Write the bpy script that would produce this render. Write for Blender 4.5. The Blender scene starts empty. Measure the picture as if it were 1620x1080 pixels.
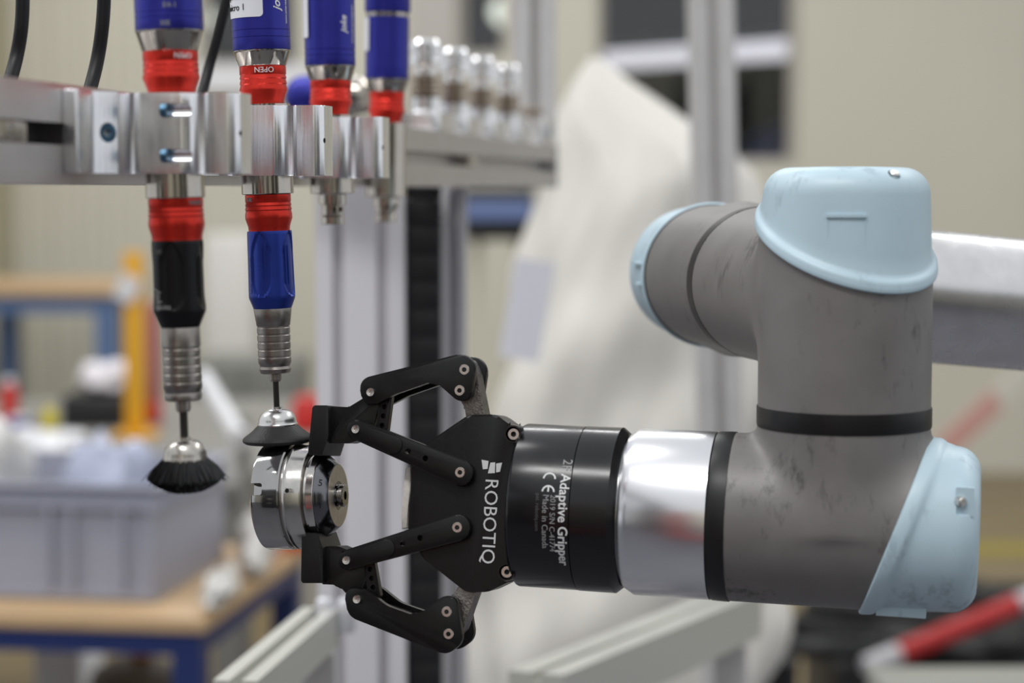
import bpy, bmesh, math, random
import numpy as np
from mathutils import Vector, Matrix

random.seed(7)
rng = np.random.default_rng(7)
SC = bpy.context.scene
COL = SC.collection
PI = math.pi

# ------------------------------------------------------------------ camera, world, lights, exposure
F_PX, CAM_H = 3300.0, 1.335
PITCH = math.atan(240.0 / F_PX)
cam_data = bpy.data.cameras.new('camera')
cam_data.sensor_width = 36.0
cam_data.lens = F_PX * 36.0 / 1620.0
cam_data.dof.use_dof = True
cam_data.dof.focus_distance = 1.015
cam_data.dof.aperture_fstop = 5.6
cam_data.clip_start = 0.02
cam = bpy.data.objects.new('camera', cam_data)
COL.objects.link(cam)
cam.location = (0, 0, CAM_H)
cam.rotation_euler = (PI / 2 - PITCH, 0, 0)
SC.camera = cam

world = bpy.data.worlds.new('hall_light')
SC.world = world
world.use_nodes = True
wb = world.node_tree.nodes['Background']
wb.inputs['Color'].default_value = (0.93, 0.96, 1.0, 1)
wb.inputs['Strength'].default_value = 0.76


def area(name, loc, size, size_y, power, target, color=(1, 0.995, 0.98)):
    d = bpy.data.lights.new(name, 'AREA')
    d.shape = 'RECTANGLE'
    d.size, d.size_y, d.energy, d.color = size, size_y, power, color
    o = bpy.data.objects.new(name, d)
    COL.objects.link(o)
    o.location = loc
    o.rotation_euler = (Vector(target) - Vector(loc)).to_track_quat('-Z', 'Y').to_euler()
    return o


# rows of hall lamps under the roof
area('ceiling_lamp', (-0.9, -0.6, 4.2), 2.6, 0.35, 62, (-0.1, 1.0, 1.2))
area('ceiling_lamp', (-2.6, 2.2, 4.2), 0.4, 3.0, 50, (-2.2, 2.2, 0))
area('ceiling_lamp', (2.6, 3.6, 4.4), 0.4, 3.0, 45, (2.4, 4.0, 0))
area('ceiling_lamp', (-0.5, -4.2, 4.0), 5.0, 0.4, 90, (-0.5, -6, 1.4))  # lamp added to brighten the unseen wall mirrored in the metal
area('ceiling_lamp', (-0.6, 6.6, 4.4), 3.0, 0.5, 105, (0, 7.4, 0.4))
SC.view_settings.view_transform = 'Standard'
SC.view_settings.look = 'None'
SC.view_settings.exposure = 0.0
SC.view_settings.gamma = 1.0
SC.view_settings.use_curve_mapping = False
SC.cycles.use_denoising = True
SC.cycles.max_bounces = 8


# ------------------------------------------------------------------ helpers
def lin(c):
    c = c / 255.0
    return c / 12.92 if c <= 0.04045 else ((c + 0.055) / 1.055) ** 2.4


def rgb(r, g, b):
    return (lin(r), lin(g), lin(b), 1.0)


CAM = Vector((0, 0, CAM_H))


def ray(px, py):
    x = (px - 810.0) / F_PX
    y = (540.0 - py) / F_PX
    return Vector((x, math.cos(PITCH) + y * math.sin(PITCH), -math.sin(PITCH) + y * math.cos(PITCH)))


def P(px, py, Y):
    d = ray(px, py)
    return CAM + d * (Y / d.y)


def frame(o, ex, ey, ez):
    m = Matrix.Identity(4)
    for i, v in enumerate((ex, ey, ez)):
        for r in range(3):
            m[r][i] = v[r]
    m.translation = o
    return m


def on_plane(M, px, py, ly):
    """local (x, z) of the point where the sight line meets the plane y = ly of frame M"""
    Mi = M.inverted()
    o = Mi @ CAM
    d = Mi.to_3x3() @ ray(px, py)
    t = (ly - o.y) / d.y
    q = o + d * t
    return (q.x, q.z)


MATS = {}


def mat(name, col, rough=0.5, metal=0.0, spec=0.5, var=0.0, vscale=30.0, bump=0.0, bscale=200.0, stretch=None,
        coat=0.0, scuff=None, scuff_col=None, scuff_scale=(40, 40, 9), aniso=0.0):
    if name in MATS:
        return MATS[name]
    m = bpy.data.materials.new(name)
    m.use_nodes = True
    nt = m.node_tree
    b = nt.nodes['Principled BSDF']
    b.inputs['Base Color'].default_value = col
    b.inputs['Roughness'].default_value = rough
    b.inputs['Metallic'].default_value = metal
    b.inputs['Specular IOR Level'].default_value = spec
    b.inputs['Coat Weight'].default_value = coat
    b.inputs['Coat Roughness'].default_value = 0.15
    if aniso:
        b.inputs['Anisotropic'].default_value = aniso
    tc = nt.nodes.new('ShaderNodeTexCoord')
    src = tc.outputs['Object']
    if stretch:
        mp = nt.nodes.new('ShaderNodeMapping')
        mp.inputs['Scale'].default_value = stretch
        nt.links.new(src, mp.inputs['Vector'])
        vec = mp.outputs['Vector']
    else:
        vec = src
    out = None
    if var > 0:
        n = nt.nodes.new('ShaderNodeTexNoise')
        n.inputs['Scale'].default_value = vscale
        n.inputs['Detail'].default_value = 5
        nt.links.new(vec, n.inputs['Vector'])
        r = nt.nodes.new('ShaderNodeMapRange')
        r.inputs['From Min'].default_value = 0.3
        r.inputs['From Max'].default_value = 0.7
        r.inputs['To Min'].default_value = 1 - var
        r.inputs['To Max'].default_value = 1 + var
        nt.links.new(n.outputs['Fac'], r.inputs['Value'])
        mx = nt.nodes.new('ShaderNodeVectorMath')
        mx.operation = 'SCALE'
        mx.inputs[0].default_value = col[:3]
        nt.links.new(r.outputs['Result'], mx.inputs['Scale'])
        out = mx.outputs['Vector']
        r2 = nt.nodes.new('ShaderNodeMapRange')
        r2.inputs['To Min'].default_value = max(0.02, rough - 0.08)
        r2.inputs['To Max'].default_value = rough + 0.08
        nt.links.new(n.outputs['Fac'], r2.inputs['Value'])
        nt.links.new(r2.outputs['Result'], b.inputs['Roughness'])
    if scuff:
        mp = nt.nodes.new('ShaderNodeMapping')
        mp.inputs['Scale'].default_value = scuff_scale
        mp.inputs['Rotation'].default_value = (0.3, 0.5, 0.4)
        nt.links.new(src, mp.inputs['Vector'])
        n = nt.nodes.new('ShaderNodeTexNoise')
        n.inputs['Scale'].default_value = 5.0
        n.inputs['Detail'].default_value = 8
        n.inputs['Roughness'].default_value = 0.7
        nt.links.new(mp.outputs['Vector'], n.inputs['Vector'])
        n2 = nt.nodes.new('ShaderNodeTexNoise')
        n2.inputs['Scale'].default_value = 22.0
        nt.links.new(src, n2.inputs['Vector'])
        mu = nt.nodes.new('ShaderNodeMath')
        mu.operation = 'MULTIPLY'
        nt.links.new(n.outputs['Fac'], mu.inputs[0])
        nt.links.new(n2.outputs['Fac'], mu.inputs[1])
        r = nt.nodes.new('ShaderNodeMapRange')
        r.inputs['From Min'].default_value = 0.315
        r.inputs['From Max'].default_value = 0.43
        r.inputs['To Min'].default_value = 0
        r.inputs['To Max'].default_value = scuff
        nt.links.new(mu.outputs['Value'], r.inputs['Value'])
        mix = nt.nodes.new('ShaderNodeMix')
        mix.data_type = 'RGBA'
        nt.links.new(r.outputs['Result'], mix.inputs['Factor'])
        if out:
            nt.links.new(out, mix.inputs[6])
        else:
            mix.inputs[6].default_value = col
        mix.inputs[7].default_value = scuff_col or (0.03, 0.03, 0.03, 1)
        out = mix.outputs[2]
    if out:
        nt.links.new(out, b.inputs['Base Color'])
    if bump > 0:
        n = nt.nodes.new('ShaderNodeTexNoise')
        n.inputs['Scale'].default_value = bscale
        n.inputs['Detail'].default_value = 3
        nt.links.new(vec, n.inputs['Vector'])
        bp = nt.nodes.new('ShaderNodeBump')
        bp.inputs['Strength'].default_value = bump
        bp.inputs['Distance'].default_value = 0.001
        nt.links.new(n.outputs['Fac'], bp.inputs['Height'])
        nt.links.new(bp.outputs['Normal'], b.inputs['Normal'])
    MATS[name] = m
    return m


def emit(name, col, strength):
    m = bpy.data.materials.new(name)
    m.use_nodes = True
    b = m.node_tree.nodes['Principled BSDF']
    b.inputs['Base Color'].default_value = col
    b.inputs['Emission Color'].default_value = col
    b.inputs['Emission Strength'].default_value = strength
    return m


def link_mesh(name, me, m, parent=None, smooth=35):
    for p in me.polygons:
        p.use_smooth = True
    try:
        me.set_sharp_from_angle(angle=math.radians(smooth))
    except Exception:
        pass
    if m:
        me.materials.append(m)
    o = bpy.data.objects.new(name, me)
    COL.objects.link(o)
    if parent is not None:
        o.parent = parent
        root = parent
        while root.parent:
            root = root.parent
        me.transform(Matrix.Translation(root.location).inverted())
        o.location = (0, 0, 0)
    return o


def obj(name, bm, m, parent=None, label=None, smooth=35):
    bmesh.ops.recalc_face_normals(bm, faces=bm.faces)
    me = bpy.data.meshes.new(name)
    bm.to_mesh(me)
    bm.free()
    o = link_mesh(name, me, m, parent, smooth)
    if label:
        o['label'] = label
    return o


def thing(name, label, cat, loc, group=None):
    o = bpy.data.objects.new(name, None)
    o.empty_display_size = 0.02
    COL.objects.link(o)
    o.location = loc
    o['label'] = label
    o['category'] = cat
    if group:
        o['group'] = group
    return o


def tag(o, label, cat, group=None, kind=None):
    """single-mesh thing: move its origin to the middle of its base and describe it"""
    vs = np.empty(len(o.data.vertices) * 3)
    o.data.vertices.foreach_get('co', vs)
    vs = vs.reshape(-1, 3)
    c = Vector(((vs[:, 0].min() + vs[:, 0].max()) / 2, (vs[:, 1].min() + vs[:, 1].max()) / 2, vs[:, 2].min()))
    o.data.transform(Matrix.Translation(-c))
    o.location = c
    o['label'] = label
    o['category'] = cat
    if group:
        o['group'] = group
    if kind:
        o['kind'] = kind
    return o


def struct(name, bm, m, label, cat='structure'):
    o = obj(name, bm, m)
    o['kind'] = 'structure'
    o['label'] = label
    o['category'] = cat
    return o


def B():
    return bmesh.new()


def xf(bm, verts, M):
    if M is not None:
        bmesh.ops.transform(bm, matrix=M, verts=verts)


def lathe(bm, prof, M=None, seg=48, cap=True, a0=0.0):
    """prof: (h, r) along local Z"""
    rings = []
    new = []
    for h, r in prof:
        ring = []
        for i in range(seg):
            a = a0 + 2 * PI * i / seg
            ring.append(bm.verts.new((r * math.cos(a), r * math.sin(a), h)))
        rings.append(ring)
        new += ring
    for a, b in zip(rings[:-1], rings[1:]):
        for i in range(seg):
            j = (i + 1) % seg
            bm.faces.new((a[i], a[j], b[j], b[i]))
    if cap:
        bm.faces.new(rings[0][::-1])
        bm.faces.new(rings[-1])
    xf(bm, new, M)
    return new


def lathe_closed(bm, prof, M=None, seg=48):
    """ring-shaped solid: last profile point joins the first"""
    n = len(prof)
    rings, new = [], []
    for h, r in prof:
        ring = [bm.verts.new((r * math.cos(2 * PI * i / seg), r * math.sin(2 * PI * i / seg), h)) for i in range(seg)]
        rings.append(ring)
        new += ring
    for k in range(n):
        a, b = rings[k], rings[(k + 1) % n]
        for i in range(seg):
            j = (i + 1) % seg
            bm.faces.new((a[i], a[j], b[j], b[i]))
    xf(bm, new, M)
    return new


def box(bm, x0, x1, y0, y1, z0, z1, M=None, bev=0.0):
    vs = [bm.verts.new((x, y, z)) for x in (x0, x1) for y in (y0, y1) for z in (z0, z1)]
    fs = [(0, 1, 3, 2), (4, 6, 7, 5), (0, 4, 5, 1), (2, 3, 7, 6), (0, 2, 6, 4), (1, 5, 7, 3)]
    faces = [bm.faces.new([vs[i] for i in f]) for f in fs]
    if bev > 0:
        es = list({e for f in faces for e in f.edges})
        r = bmesh.ops.bevel(bm, geom=es, offset=bev, segments=2, affect='EDGES', profile=0.5)
        vs = list({v for f in r['faces'] for v in f.verts} | {v for v in vs if v.is_valid})
        isl = set(vs)
        stack = list(vs)
        while stack:
            v = stack.pop()
            for e in v.link_edges:
                w = e.other_vert(v)
                if w not in isl:
                    isl.add(w)
                    stack.append(w)
        vs = list(isl)
    xf(bm, vs, M)


def rounded(pts, n=6):
    """pts (x, y, r) corners -> polygon with rounded corners"""
    out = []
    N = len(pts)
    for i in range(N):
        p0, p, p1 = (Vector(pts[(i - 1) % N][:2]), Vector(pts[i][:2]), Vector(pts[(i + 1) % N][:2]))
        r = pts[i][2] if len(pts[i]) > 2 else 0
        if r <= 0:
            out.append((p.x, p.y))
            continue
        a, b = (p0 - p), (p1 - p)
        la, lb = a.length, b.length
        a.normalize()
        b.normalize()
        ang = math.acos(max(-1, min(1, a.dot(b))))
        if ang > PI - 0.02:
            out.append((p.x, p.y))
            continue
        t = min(r / math.tan(ang / 2), la * 0.49, lb * 0.49)
        rr = t * math.tan(ang / 2)
        c = p + (a + b).normalized() * (rr / math.sin(ang / 2))
        s = p + a * t - c
        e = p + b * t - c
        a0 = math.atan2(s.y, s.x)
        a1 = math.atan2(e.y, e.x)
        d = (a1 - a0 + PI) % (2 * PI) - PI
        k = max(2, int(n * abs(d) / (PI / 2)) + 1)
        for q in range(k + 1):
            an = a0 + d * q / k
            out.append((c.x + rr * math.cos(an), c.y + rr * math.sin(an)))
    return out


def plate(bm, pts, y0, y1, M=None, bev=0.0, seg=2):
    """polygon in local XZ, thickness along local Y"""
    a = [bm.verts.new((x, y0, z)) for x, z in pts]
    b = [bm.verts.new((x, y1, z)) for x, z in pts]
    n = len(pts)
    f0 = bm.faces.new(a)
    f1 = bm.faces.new(b[::-1])
    for i in range(n):
        j = (i + 1) % n
        bm.faces.new((a[j], a[i], b[i], b[j]))
    vs = a + b
    if bev > 0:
        es = list(f0.edges) + list(f1.edges)
        before = set(bm.verts) - set(vs)
        bmesh.ops.bevel(bm, geom=es, offset=bev, segments=seg, affect='EDGES', profile=0.5, clamp_overlap=True)
        vs = [v for v in bm.verts if v not in before]
    xf(bm, vs, M)


def prism_z(bm, pts, z0, z1, M=None, bev=0.0):
    """polygon in local XY, height along local Z"""
    R = Matrix(((1, 0, 0, 0), (0, 0, 1, 0), (0, 1, 0, 0), (0, 0, 0, 1)))
    plate(bm, pts, z0, z1, (M @ R) if M is not None else R, bev)


def smooth_path(pts, n=8):
    pts = [Vector(p) for p in pts]
    q = [pts[0] * 2 - pts[1]] + pts + [pts[-1] * 2 - pts[-2]]
    out = []
    for i in range(1, len(q) - 2):
        p0, p1, p2, p3 = q[i - 1:i + 3]
        for k in range(n):
            t = k / n
            out.append(0.5 * ((2 * p1) + (p2 - p0) * t + (2 * p0 - 5 * p1 + 4 * p2 - p3) * t * t + (3 * p1 - p0 - 3 * p2 + p3) * t ** 3))
    out.append(pts[-1])
    return out


def tube(bm, path, r, seg=14):
    path = [Vector(p) for p in path]
    rings = []
    up = None
    for i, p in enumerate(path):
        t = (path[min(i + 1, len(path) - 1)] - path[max(i - 1, 0)]).normalized()
        if up is None:
            up = t.orthogonal().normalized()
        up = (up - t * up.dot(t)).normalized()
        s = t.cross(up)
        rings.append([bm.verts.new(p + (up * math.cos(2 * PI * k / seg) + s * math.sin(2 * PI * k / seg)) * r) for k in range(seg)])
    for a, b in zip(rings[:-1], rings[1:]):
        for k in range(seg):
            j = (k + 1) % seg
            bm.faces.new((a[k], a[j], b[j], b[k]))
    bm.faces.new(rings[0][::-1])
    bm.faces.new(rings[-1])


def zto(o, d, hint=Vector((0, 0, 1))):
    """frame at o whose local Z is d"""
    d = Vector(d).normalized()
    h = Vector(hint)
    if abs(d.dot(h)) > 0.95:
        h = Vector((1, 0, 0))
    x = h.cross(d).normalized()
    y = d.cross(x)
    return frame(Vector(o), x, y, d)


def bm_of(o):
    bm = bmesh.new()
    bm.from_mesh(o.data)
    return bm


def boolean(bm_a, bm_b):
    """a minus b, both closed"""
    obs = []
    for b_ in (bm_a, bm_b):
        bmesh.ops.recalc_face_normals(b_, faces=b_.faces)
        me = bpy.data.meshes.new('tmp')
        b_.to_mesh(me)
        b_.free()
        o = bpy.data.objects.new('tmp', me)
        COL.objects.link(o)
        obs.append(o)
    md = obs[0].modifiers.new('cut', 'BOOLEAN')
    md.object = obs[1]
    md.operation = 'DIFFERENCE'
    md.solver = 'EXACT'
    dg = bpy.context.evaluated_depsgraph_get()
    me = bpy.data.meshes.new_from_object(obs[0].evaluated_get(dg))
    for o in obs:
        d = o.data
        bpy.data.objects.remove(o)
        bpy.data.meshes.remove(d)
    bm = bmesh.new()
    bm.from_mesh(me)
    bpy.data.meshes.remove(me)
    return bm


def text_bm(body, size, align='LEFT', extrude=0.00012, shear=0.0, spacing=1.0, bold=0.0):
    cu = bpy.data.curves.new('tmp_text', 'FONT')
    cu.body = body
    cu.size = size
    cu.align_x = align
    cu.extrude = extrude
    cu.shear = shear
    cu.space_character = spacing
    cu.offset = bold
    cu.resolution_u = 3
    o = bpy.data.objects.new('tmp_text', cu)
    COL.objects.link(o)
    bpy.context.view_layer.update()
    dg = bpy.context.evaluated_depsgraph_get()
    me = bpy.data.meshes.new_from_object(o.evaluated_get(dg))
    bm = bmesh.new()
    bm.from_mesh(me)
    bpy.data.objects.remove(o)
    bpy.data.curves.remove(cu)
    bpy.data.meshes.remove(me)
    return bm


def screw(name, parent, M, r, depth, m_head, m_hole, hexa=True):
    """screw head facing local -Y of M (placed at M's origin), with a drive recess"""
    R = M @ Matrix.Rotation(PI / 2, 4, 'X')     # local Z of R = -Y of M
    bm = B()
    lathe_closed(bm, [(-depth, r * 0.95), (0.0, r * 0.95), (r * 0.12, r * 0.86), (r * 0.12, r * 0.42), (-r * 0.5, r * 0.40), (-depth, r * 0.4)], R, 28)
    s = obj(name, bm, m_head, parent)
    bm = B()
    lathe(bm, [(-depth, r * 0.41), (-r * 0.35, r * 0.41)], R, 6 if hexa else 12)
    obj('drive_recess', bm, m_hole, s)
    return s


# ------------------------------------------------------------------ materials
ALU = mat('machined_aluminium', (0.90, 0.90, 0.92, 1), 0.24, 1.0, var=0.05, vscale=400, stretch=(1, 1, 0.05), bump=0.10, bscale=700)
ALU_RING = mat('polished_aluminium', (0.86, 0.86, 0.88, 1), 0.25, 1.0)
ALU_TUBE = mat('brushed_aluminium_tube', (0.80, 0.79, 0.79, 1), 0.26, 1.0, var=0.06, vscale=60)
ALU_PROF = mat('anodised_aluminium_profile', rgb(204, 202, 201), 0.42, 0.15, var=0.04, vscale=40)
ALU_DULL = mat('satin_aluminium_beam', (0.64, 0.62, 0.62, 1), 0.38, 1.0, var=0.05, vscale=50)
CHROME = mat('nickel_plated_steel', (0.50, 0.46, 0.41, 1), 0.14, 1.0, var=0.06, vscale=90)
STEEL = mat('ground_steel', (0.60, 0.58, 0.55, 1), 0.19, 1.0, var=0.06, vscale=300, stretch=(1, 1, 1))
STEEL_MIR = mat('polished_steel', (0.44, 0.43, 0.42, 1), 0.07, 1.0, var=0.05, vscale=120)
STEEL_BR = mat('brushed_steel_face', (0.50, 0.45, 0.40, 1), 0.36, 1.0, var=0.12, vscale=260)
STEEL_CONE = mat('dark_polished_steel', (0.20, 0.20, 0.215, 1), 0.16, 1.0, var=0.08, vscale=140)
STEEL_PIN = mat('stainless_screw', (0.72, 0.69, 0.65, 1), 0.30, 1.0, var=0.08, vscale=800)
STEEL_LINK = mat('worn_steel_link', (0.27, 0.25, 0.235, 1), 0.42, 1.0, var=0.3, vscale=300, bump=0.3, bscale=900)
STEEL_WORN = mat('worn_steel_collet', (0.33, 0.305, 0.28, 1), 0.34, 1.0, var=0.25, vscale=160, scuff=0.7, scuff_col=(0.06, 0.045, 0.035, 1))
CUP = mat('satin_cup', (0.74, 0.73, 0.71, 1), 0.27, 1.0)
CUP_D = mat('tarnished_cup', (0.55, 0.52, 0.47, 1), 0.26, 1.0, var=0.2, vscale=260, scuff=0.5, scuff_col=(0.12, 0.10, 0.08, 1))
SHANK = mat('blackened_steel_shank', (0.06, 0.055, 0.05, 1), 0.35, 0.8)
RED = mat('red_anodised_aluminium', (0.66, 0.035, 0.022, 1), 0.30, 0.75, var=0.05, vscale=120)
BLUE = mat('blue_anodised_aluminium', (0.030, 0.032, 0.30, 1), 0.34, 0.55, var=0.06, vscale=90)
BLUE_H = mat('blue_anodised_handle', (0.022, 0.050, 0.33, 1), 0.33, 0.6, var=0.06, vscale=90)
BLACK_H = mat('black_anodised_handle', (0.006, 0.006, 0.007, 1), 0.38, 0.0, spec=0.25)
BLACK = mat('black_anodised_gripper', (0.0055, 0.0055, 0.006, 1), 0.33, 0.0, spec=0.36, var=0.1, vscale=300, bump=0.04, bscale=1500)
BLACK_GL = mat('black_gloss_body', (0.006, 0.006, 0.007, 1), 0.22, 0.0, spec=0.5, var=0.1, vscale=60)
PLASTIC_BK = mat('black_moulded_plastic', (0.007, 0.007, 0.008, 1), 0.42, 0.0, spec=0.4, bump=0.08, bscale=1400)
RUBBER = mat('black_rubber_seal', (0.009, 0.009, 0.0095, 1), 0.38, spec=0.4)
BRISTLE = mat('black_bristle', (0.006, 0.006, 0.007, 1), 0.5)
SKIRT = mat('dark_bristle_skirt', (0.016, 0.015, 0.015, 1), 0.5, stretch=(1, 1, 0.05), bump=0.2, bscale=900)
HOLE = mat('hole_shade', (0.004, 0.004, 0.004, 1), 0.7)  # near-black plug colour painting the shade inside holes
GREY = mat('grey_cast_housing', rgb(124, 121, 119), 0.44, 0.15, spec=0.45, var=0.09, vscale=40, bump=0.05, bscale=1300,
           scuff=0.65, scuff_col=(0.035, 0.032, 0.030, 1), scuff_scale=(36, 36, 14))
PALE = mat('pale_blue_plastic', rgb(188, 211, 222), 0.40, 0.0, var=0.035, vscale=30, scuff=0.5, scuff_col=(0.14, 0.20, 0.25, 1), scuff_scale=(30, 30, 10))
WHITE_INK = mat('white_print', rgb(226, 226, 226), 0.6)
GREY_INK = mat('engraved_grey_print', rgb(150, 150, 150), 0.6)
DARK_INK = mat('black_print', (0.01, 0.01, 0.01, 1), 0.6)
ETCH = mat('etched_mark', (0.03, 0.03, 0.035, 1), 0.5, 0.5)
LABEL_W = mat('white_label', rgb(226, 226, 232), 0.45)
ZINC = mat('blue_zinc_screw', (0.10, 0.20, 0.30, 1), 0.34, 1.0)
CABLE = mat('black_cable', (0.008, 0.008, 0.009, 1), 0.42, spec=0.3)
GLUE = mat('white_sealant', rgb(225, 218, 210), 0.6, var=0.1, vscale=400)
CREAM = mat('cream_wall_paint', rgb(197, 193, 178), 0.85, var=0.025, vscale=1.2)
FLOOR_M = mat('brown_floor_coating', rgb(120, 104, 74), 0.40, var=0.10, vscale=1.5)
WOOD = mat('beech_worktop', rgb(198, 167, 128), 0.5, var=0.08, vscale=9, stretch=(1, 12, 12))
NAVY = mat('navy_powder_coat', rgb(32, 48, 100), 0.4)
STEELBLUE = mat('blue_grey_powder_coat', rgb(86, 110, 150), 0.45)
YELLOW = mat('yellow_paint', rgb(226, 166, 28), 0.5)
YLINE = mat('yellow_floor_line', rgb(142, 128, 48), 0.5)
CRATE = mat('grey_polypropylene', rgb(160, 162, 176), 0.45)
FILM = mat('white_plastic_film', rgb(226, 222, 213), 0.38, var=0.06, vscale=3.0)
PAPER = mat('white_paper', rgb(238, 238, 246), 0.6)
BAG = mat('clear_bag_film', rgb(214, 212, 208), 0.25, var=0.15, vscale=30)
DARKBOX = mat('dark_plastic_case', (0.012, 0.012, 0.014, 1), 0.5)
MIDGREY = mat('grey_worktop', rgb(128, 126, 120), 0.5, var=0.05, vscale=5)
REDPL = mat('red_plastic', rgb(200, 36, 28), 0.4)
ORANGE = mat('orange_plastic', rgb(226, 92, 38), 0.4)
BLUEPL = mat('blue_plastic', rgb(52, 66, 150), 0.4)
WHITEPL = mat('white_plastic', rgb(220, 220, 222), 0.4)
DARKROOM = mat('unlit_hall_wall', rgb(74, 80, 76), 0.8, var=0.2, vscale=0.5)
BLACKCOL = mat('black_cable_track', (0.010, 0.010, 0.012, 1), 0.45)
FRAMEGREY = mat('grey_wall_panel', rgb(176, 171, 164), 0.6)

# ------------------------------------------------------------------ room
bm = B()
box(bm, -9, 11, 5.0, 10.2, -0.2, 0)
struct('floor', bm, FLOOR_M, 'brown coated workshop floor in front of the cream wall', 'floor')
bm = B()
box(bm, -9, 11, -6, 4.999, -0.2, 0)
struct('floor_cell', bm, mat('dark_grey_floor_coating', rgb(92, 92, 98), 0.5, var=0.1, vscale=2.0), 'dark grey coated floor under the robot cell', 'floor')

YW = 9.8


def wall_rect(bm, px0, px1, py0, py1, y0=YW, y1=YW + 0.25):
    a, b = P(px0, py1, y0), P(px1, py0, y0)
    box(bm, a.x, b.x, y0, y1, a.z, b.z)


# back wall, built around its three openings
Wz = lambda py: P(0, py, YW).z
Wx = lambda px: P(px, 300, YW).x
OPEN = [(318, 474, -160, 104), (724, 806, -160, 92), (944, 1262, -160, 262)]
bm = B()
edges = [-9.0] + [Wx(v) for o in OPEN for v in o[:2]] + [11.0]
ztop = 4.6
for i in range(0, len(edges), 2):
    box(bm, edges[i], edges[i + 1], YW, YW + 0.25, 0, ztop)
for a, b, t, s in OPEN:
    box(bm, Wx(a), Wx(b), YW, YW + 0.25, 0, Wz(s))
    box(bm, Wx(a), Wx(b), YW, YW + 0.25, Wz(t), ztop)
wall_back = struct('wall_back', bm, CREAM, 'cream painted back wall of the hall with window openings', 'wall')
# fluted cladding strips standing proud of the wall on the left
for k in range(9):
    bm = B()
    x = Wx(-40 + k * 42)
    if x > Wx(300):
        break
    box(bm, x, x + 0.05, YW - 0.02, YW, 0, ztop)
    obj('cladding_rib', bm, CREAM, wall_back)
bm = B()
box(bm, Wx(652), Wx(722), YW - 0.06, YW - 0.001, 1.0, ztop)
obj('pilaster', bm, FRAMEGREY, wall_back, label='grey pilaster between the windows')
bm = B()
box(bm, -6.2, Wx(20), YW - 0.35, YW - 0.01, 0, ztop)
obj('pier', bm, mat('olive_wall_paint', rgb(168, 162, 136), 0.8), wall_back)

m_glass = bpy.data.materials.new('window_glass')
m_glass.use_nodes = True
nt = m_glass.node_tree
nt.nodes.clear()
o_ = nt.nodes.new('ShaderNodeOutputMaterial')
tr = nt.nodes.new('ShaderNodeBsdfTransparent')
tr.inputs['Color'].default_value = (0.82, 0.83, 0.83, 1)
gl = nt.nodes.new('ShaderNodeBsdfGlossy')
gl.inputs['Roughness'].default_value = 0.03
mx = nt.nodes.new('ShaderNodeMixShader')
mx.inputs[0].default_value = 0.07
nt.links.new(tr.outputs[0], mx.inputs[1])
nt.links.new(gl.outputs[0], mx.inputs[2])
nt.links.new(mx.outputs[0], o_.inputs[0])

for k, (a, b, t, s) in enumerate(OPEN):
    bm = B()
    x0, x1, z0, z1 = Wx(a), Wx(b), Wz(s), Wz(t)
    fw = 0.035
    for (u0, u1, v0, v1) in ((x0, x0 + fw, z0, z1), (x1 - fw, x1, z0, z1), (x0 + fw, x1 - fw, z0, z0 + fw), (x0 + fw, x1 - fw, z1 - fw, z1)):
        box(bm, u0, u1, YW + 0.10, YW + 0.15, v0, v1)
    w = struct('window_%d' % (k + 1), bm, FRAMEGREY,
               ['narrow internal window with a pale sill behind the hanging tools',
                'small dark internal window above the row of chrome spindles',
                'wide dark internal window behind the draped plastic sheet'][k], 'window')
    bm = B()
    box(bm, x0 + fw, x1 - fw, YW + 0.12, YW + 0.126, z0 + fw, z1 - fw)
    obj('pane', bm, m_glass, w)
    if k == 0:
        bm = B()
        box(bm, x0 - 0.03, x1 + 0.06, YW - 0.05, YW + 0.1, z0 - 0.125, z0)
        obj('sill', bm, WHITEPL, w)

# unlit neighbouring hall seen through the windows
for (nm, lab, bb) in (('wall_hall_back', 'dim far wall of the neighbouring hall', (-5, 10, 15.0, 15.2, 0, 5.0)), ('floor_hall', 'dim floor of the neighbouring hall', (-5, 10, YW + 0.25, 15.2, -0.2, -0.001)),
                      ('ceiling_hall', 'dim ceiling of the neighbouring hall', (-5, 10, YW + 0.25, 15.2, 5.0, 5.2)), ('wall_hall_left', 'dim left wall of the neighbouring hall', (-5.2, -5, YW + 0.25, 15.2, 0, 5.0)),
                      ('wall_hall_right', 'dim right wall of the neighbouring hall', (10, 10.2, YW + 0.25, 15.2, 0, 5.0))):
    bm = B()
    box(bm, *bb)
    struct(nm, bm, DARKROOM, lab, 'hall')

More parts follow.
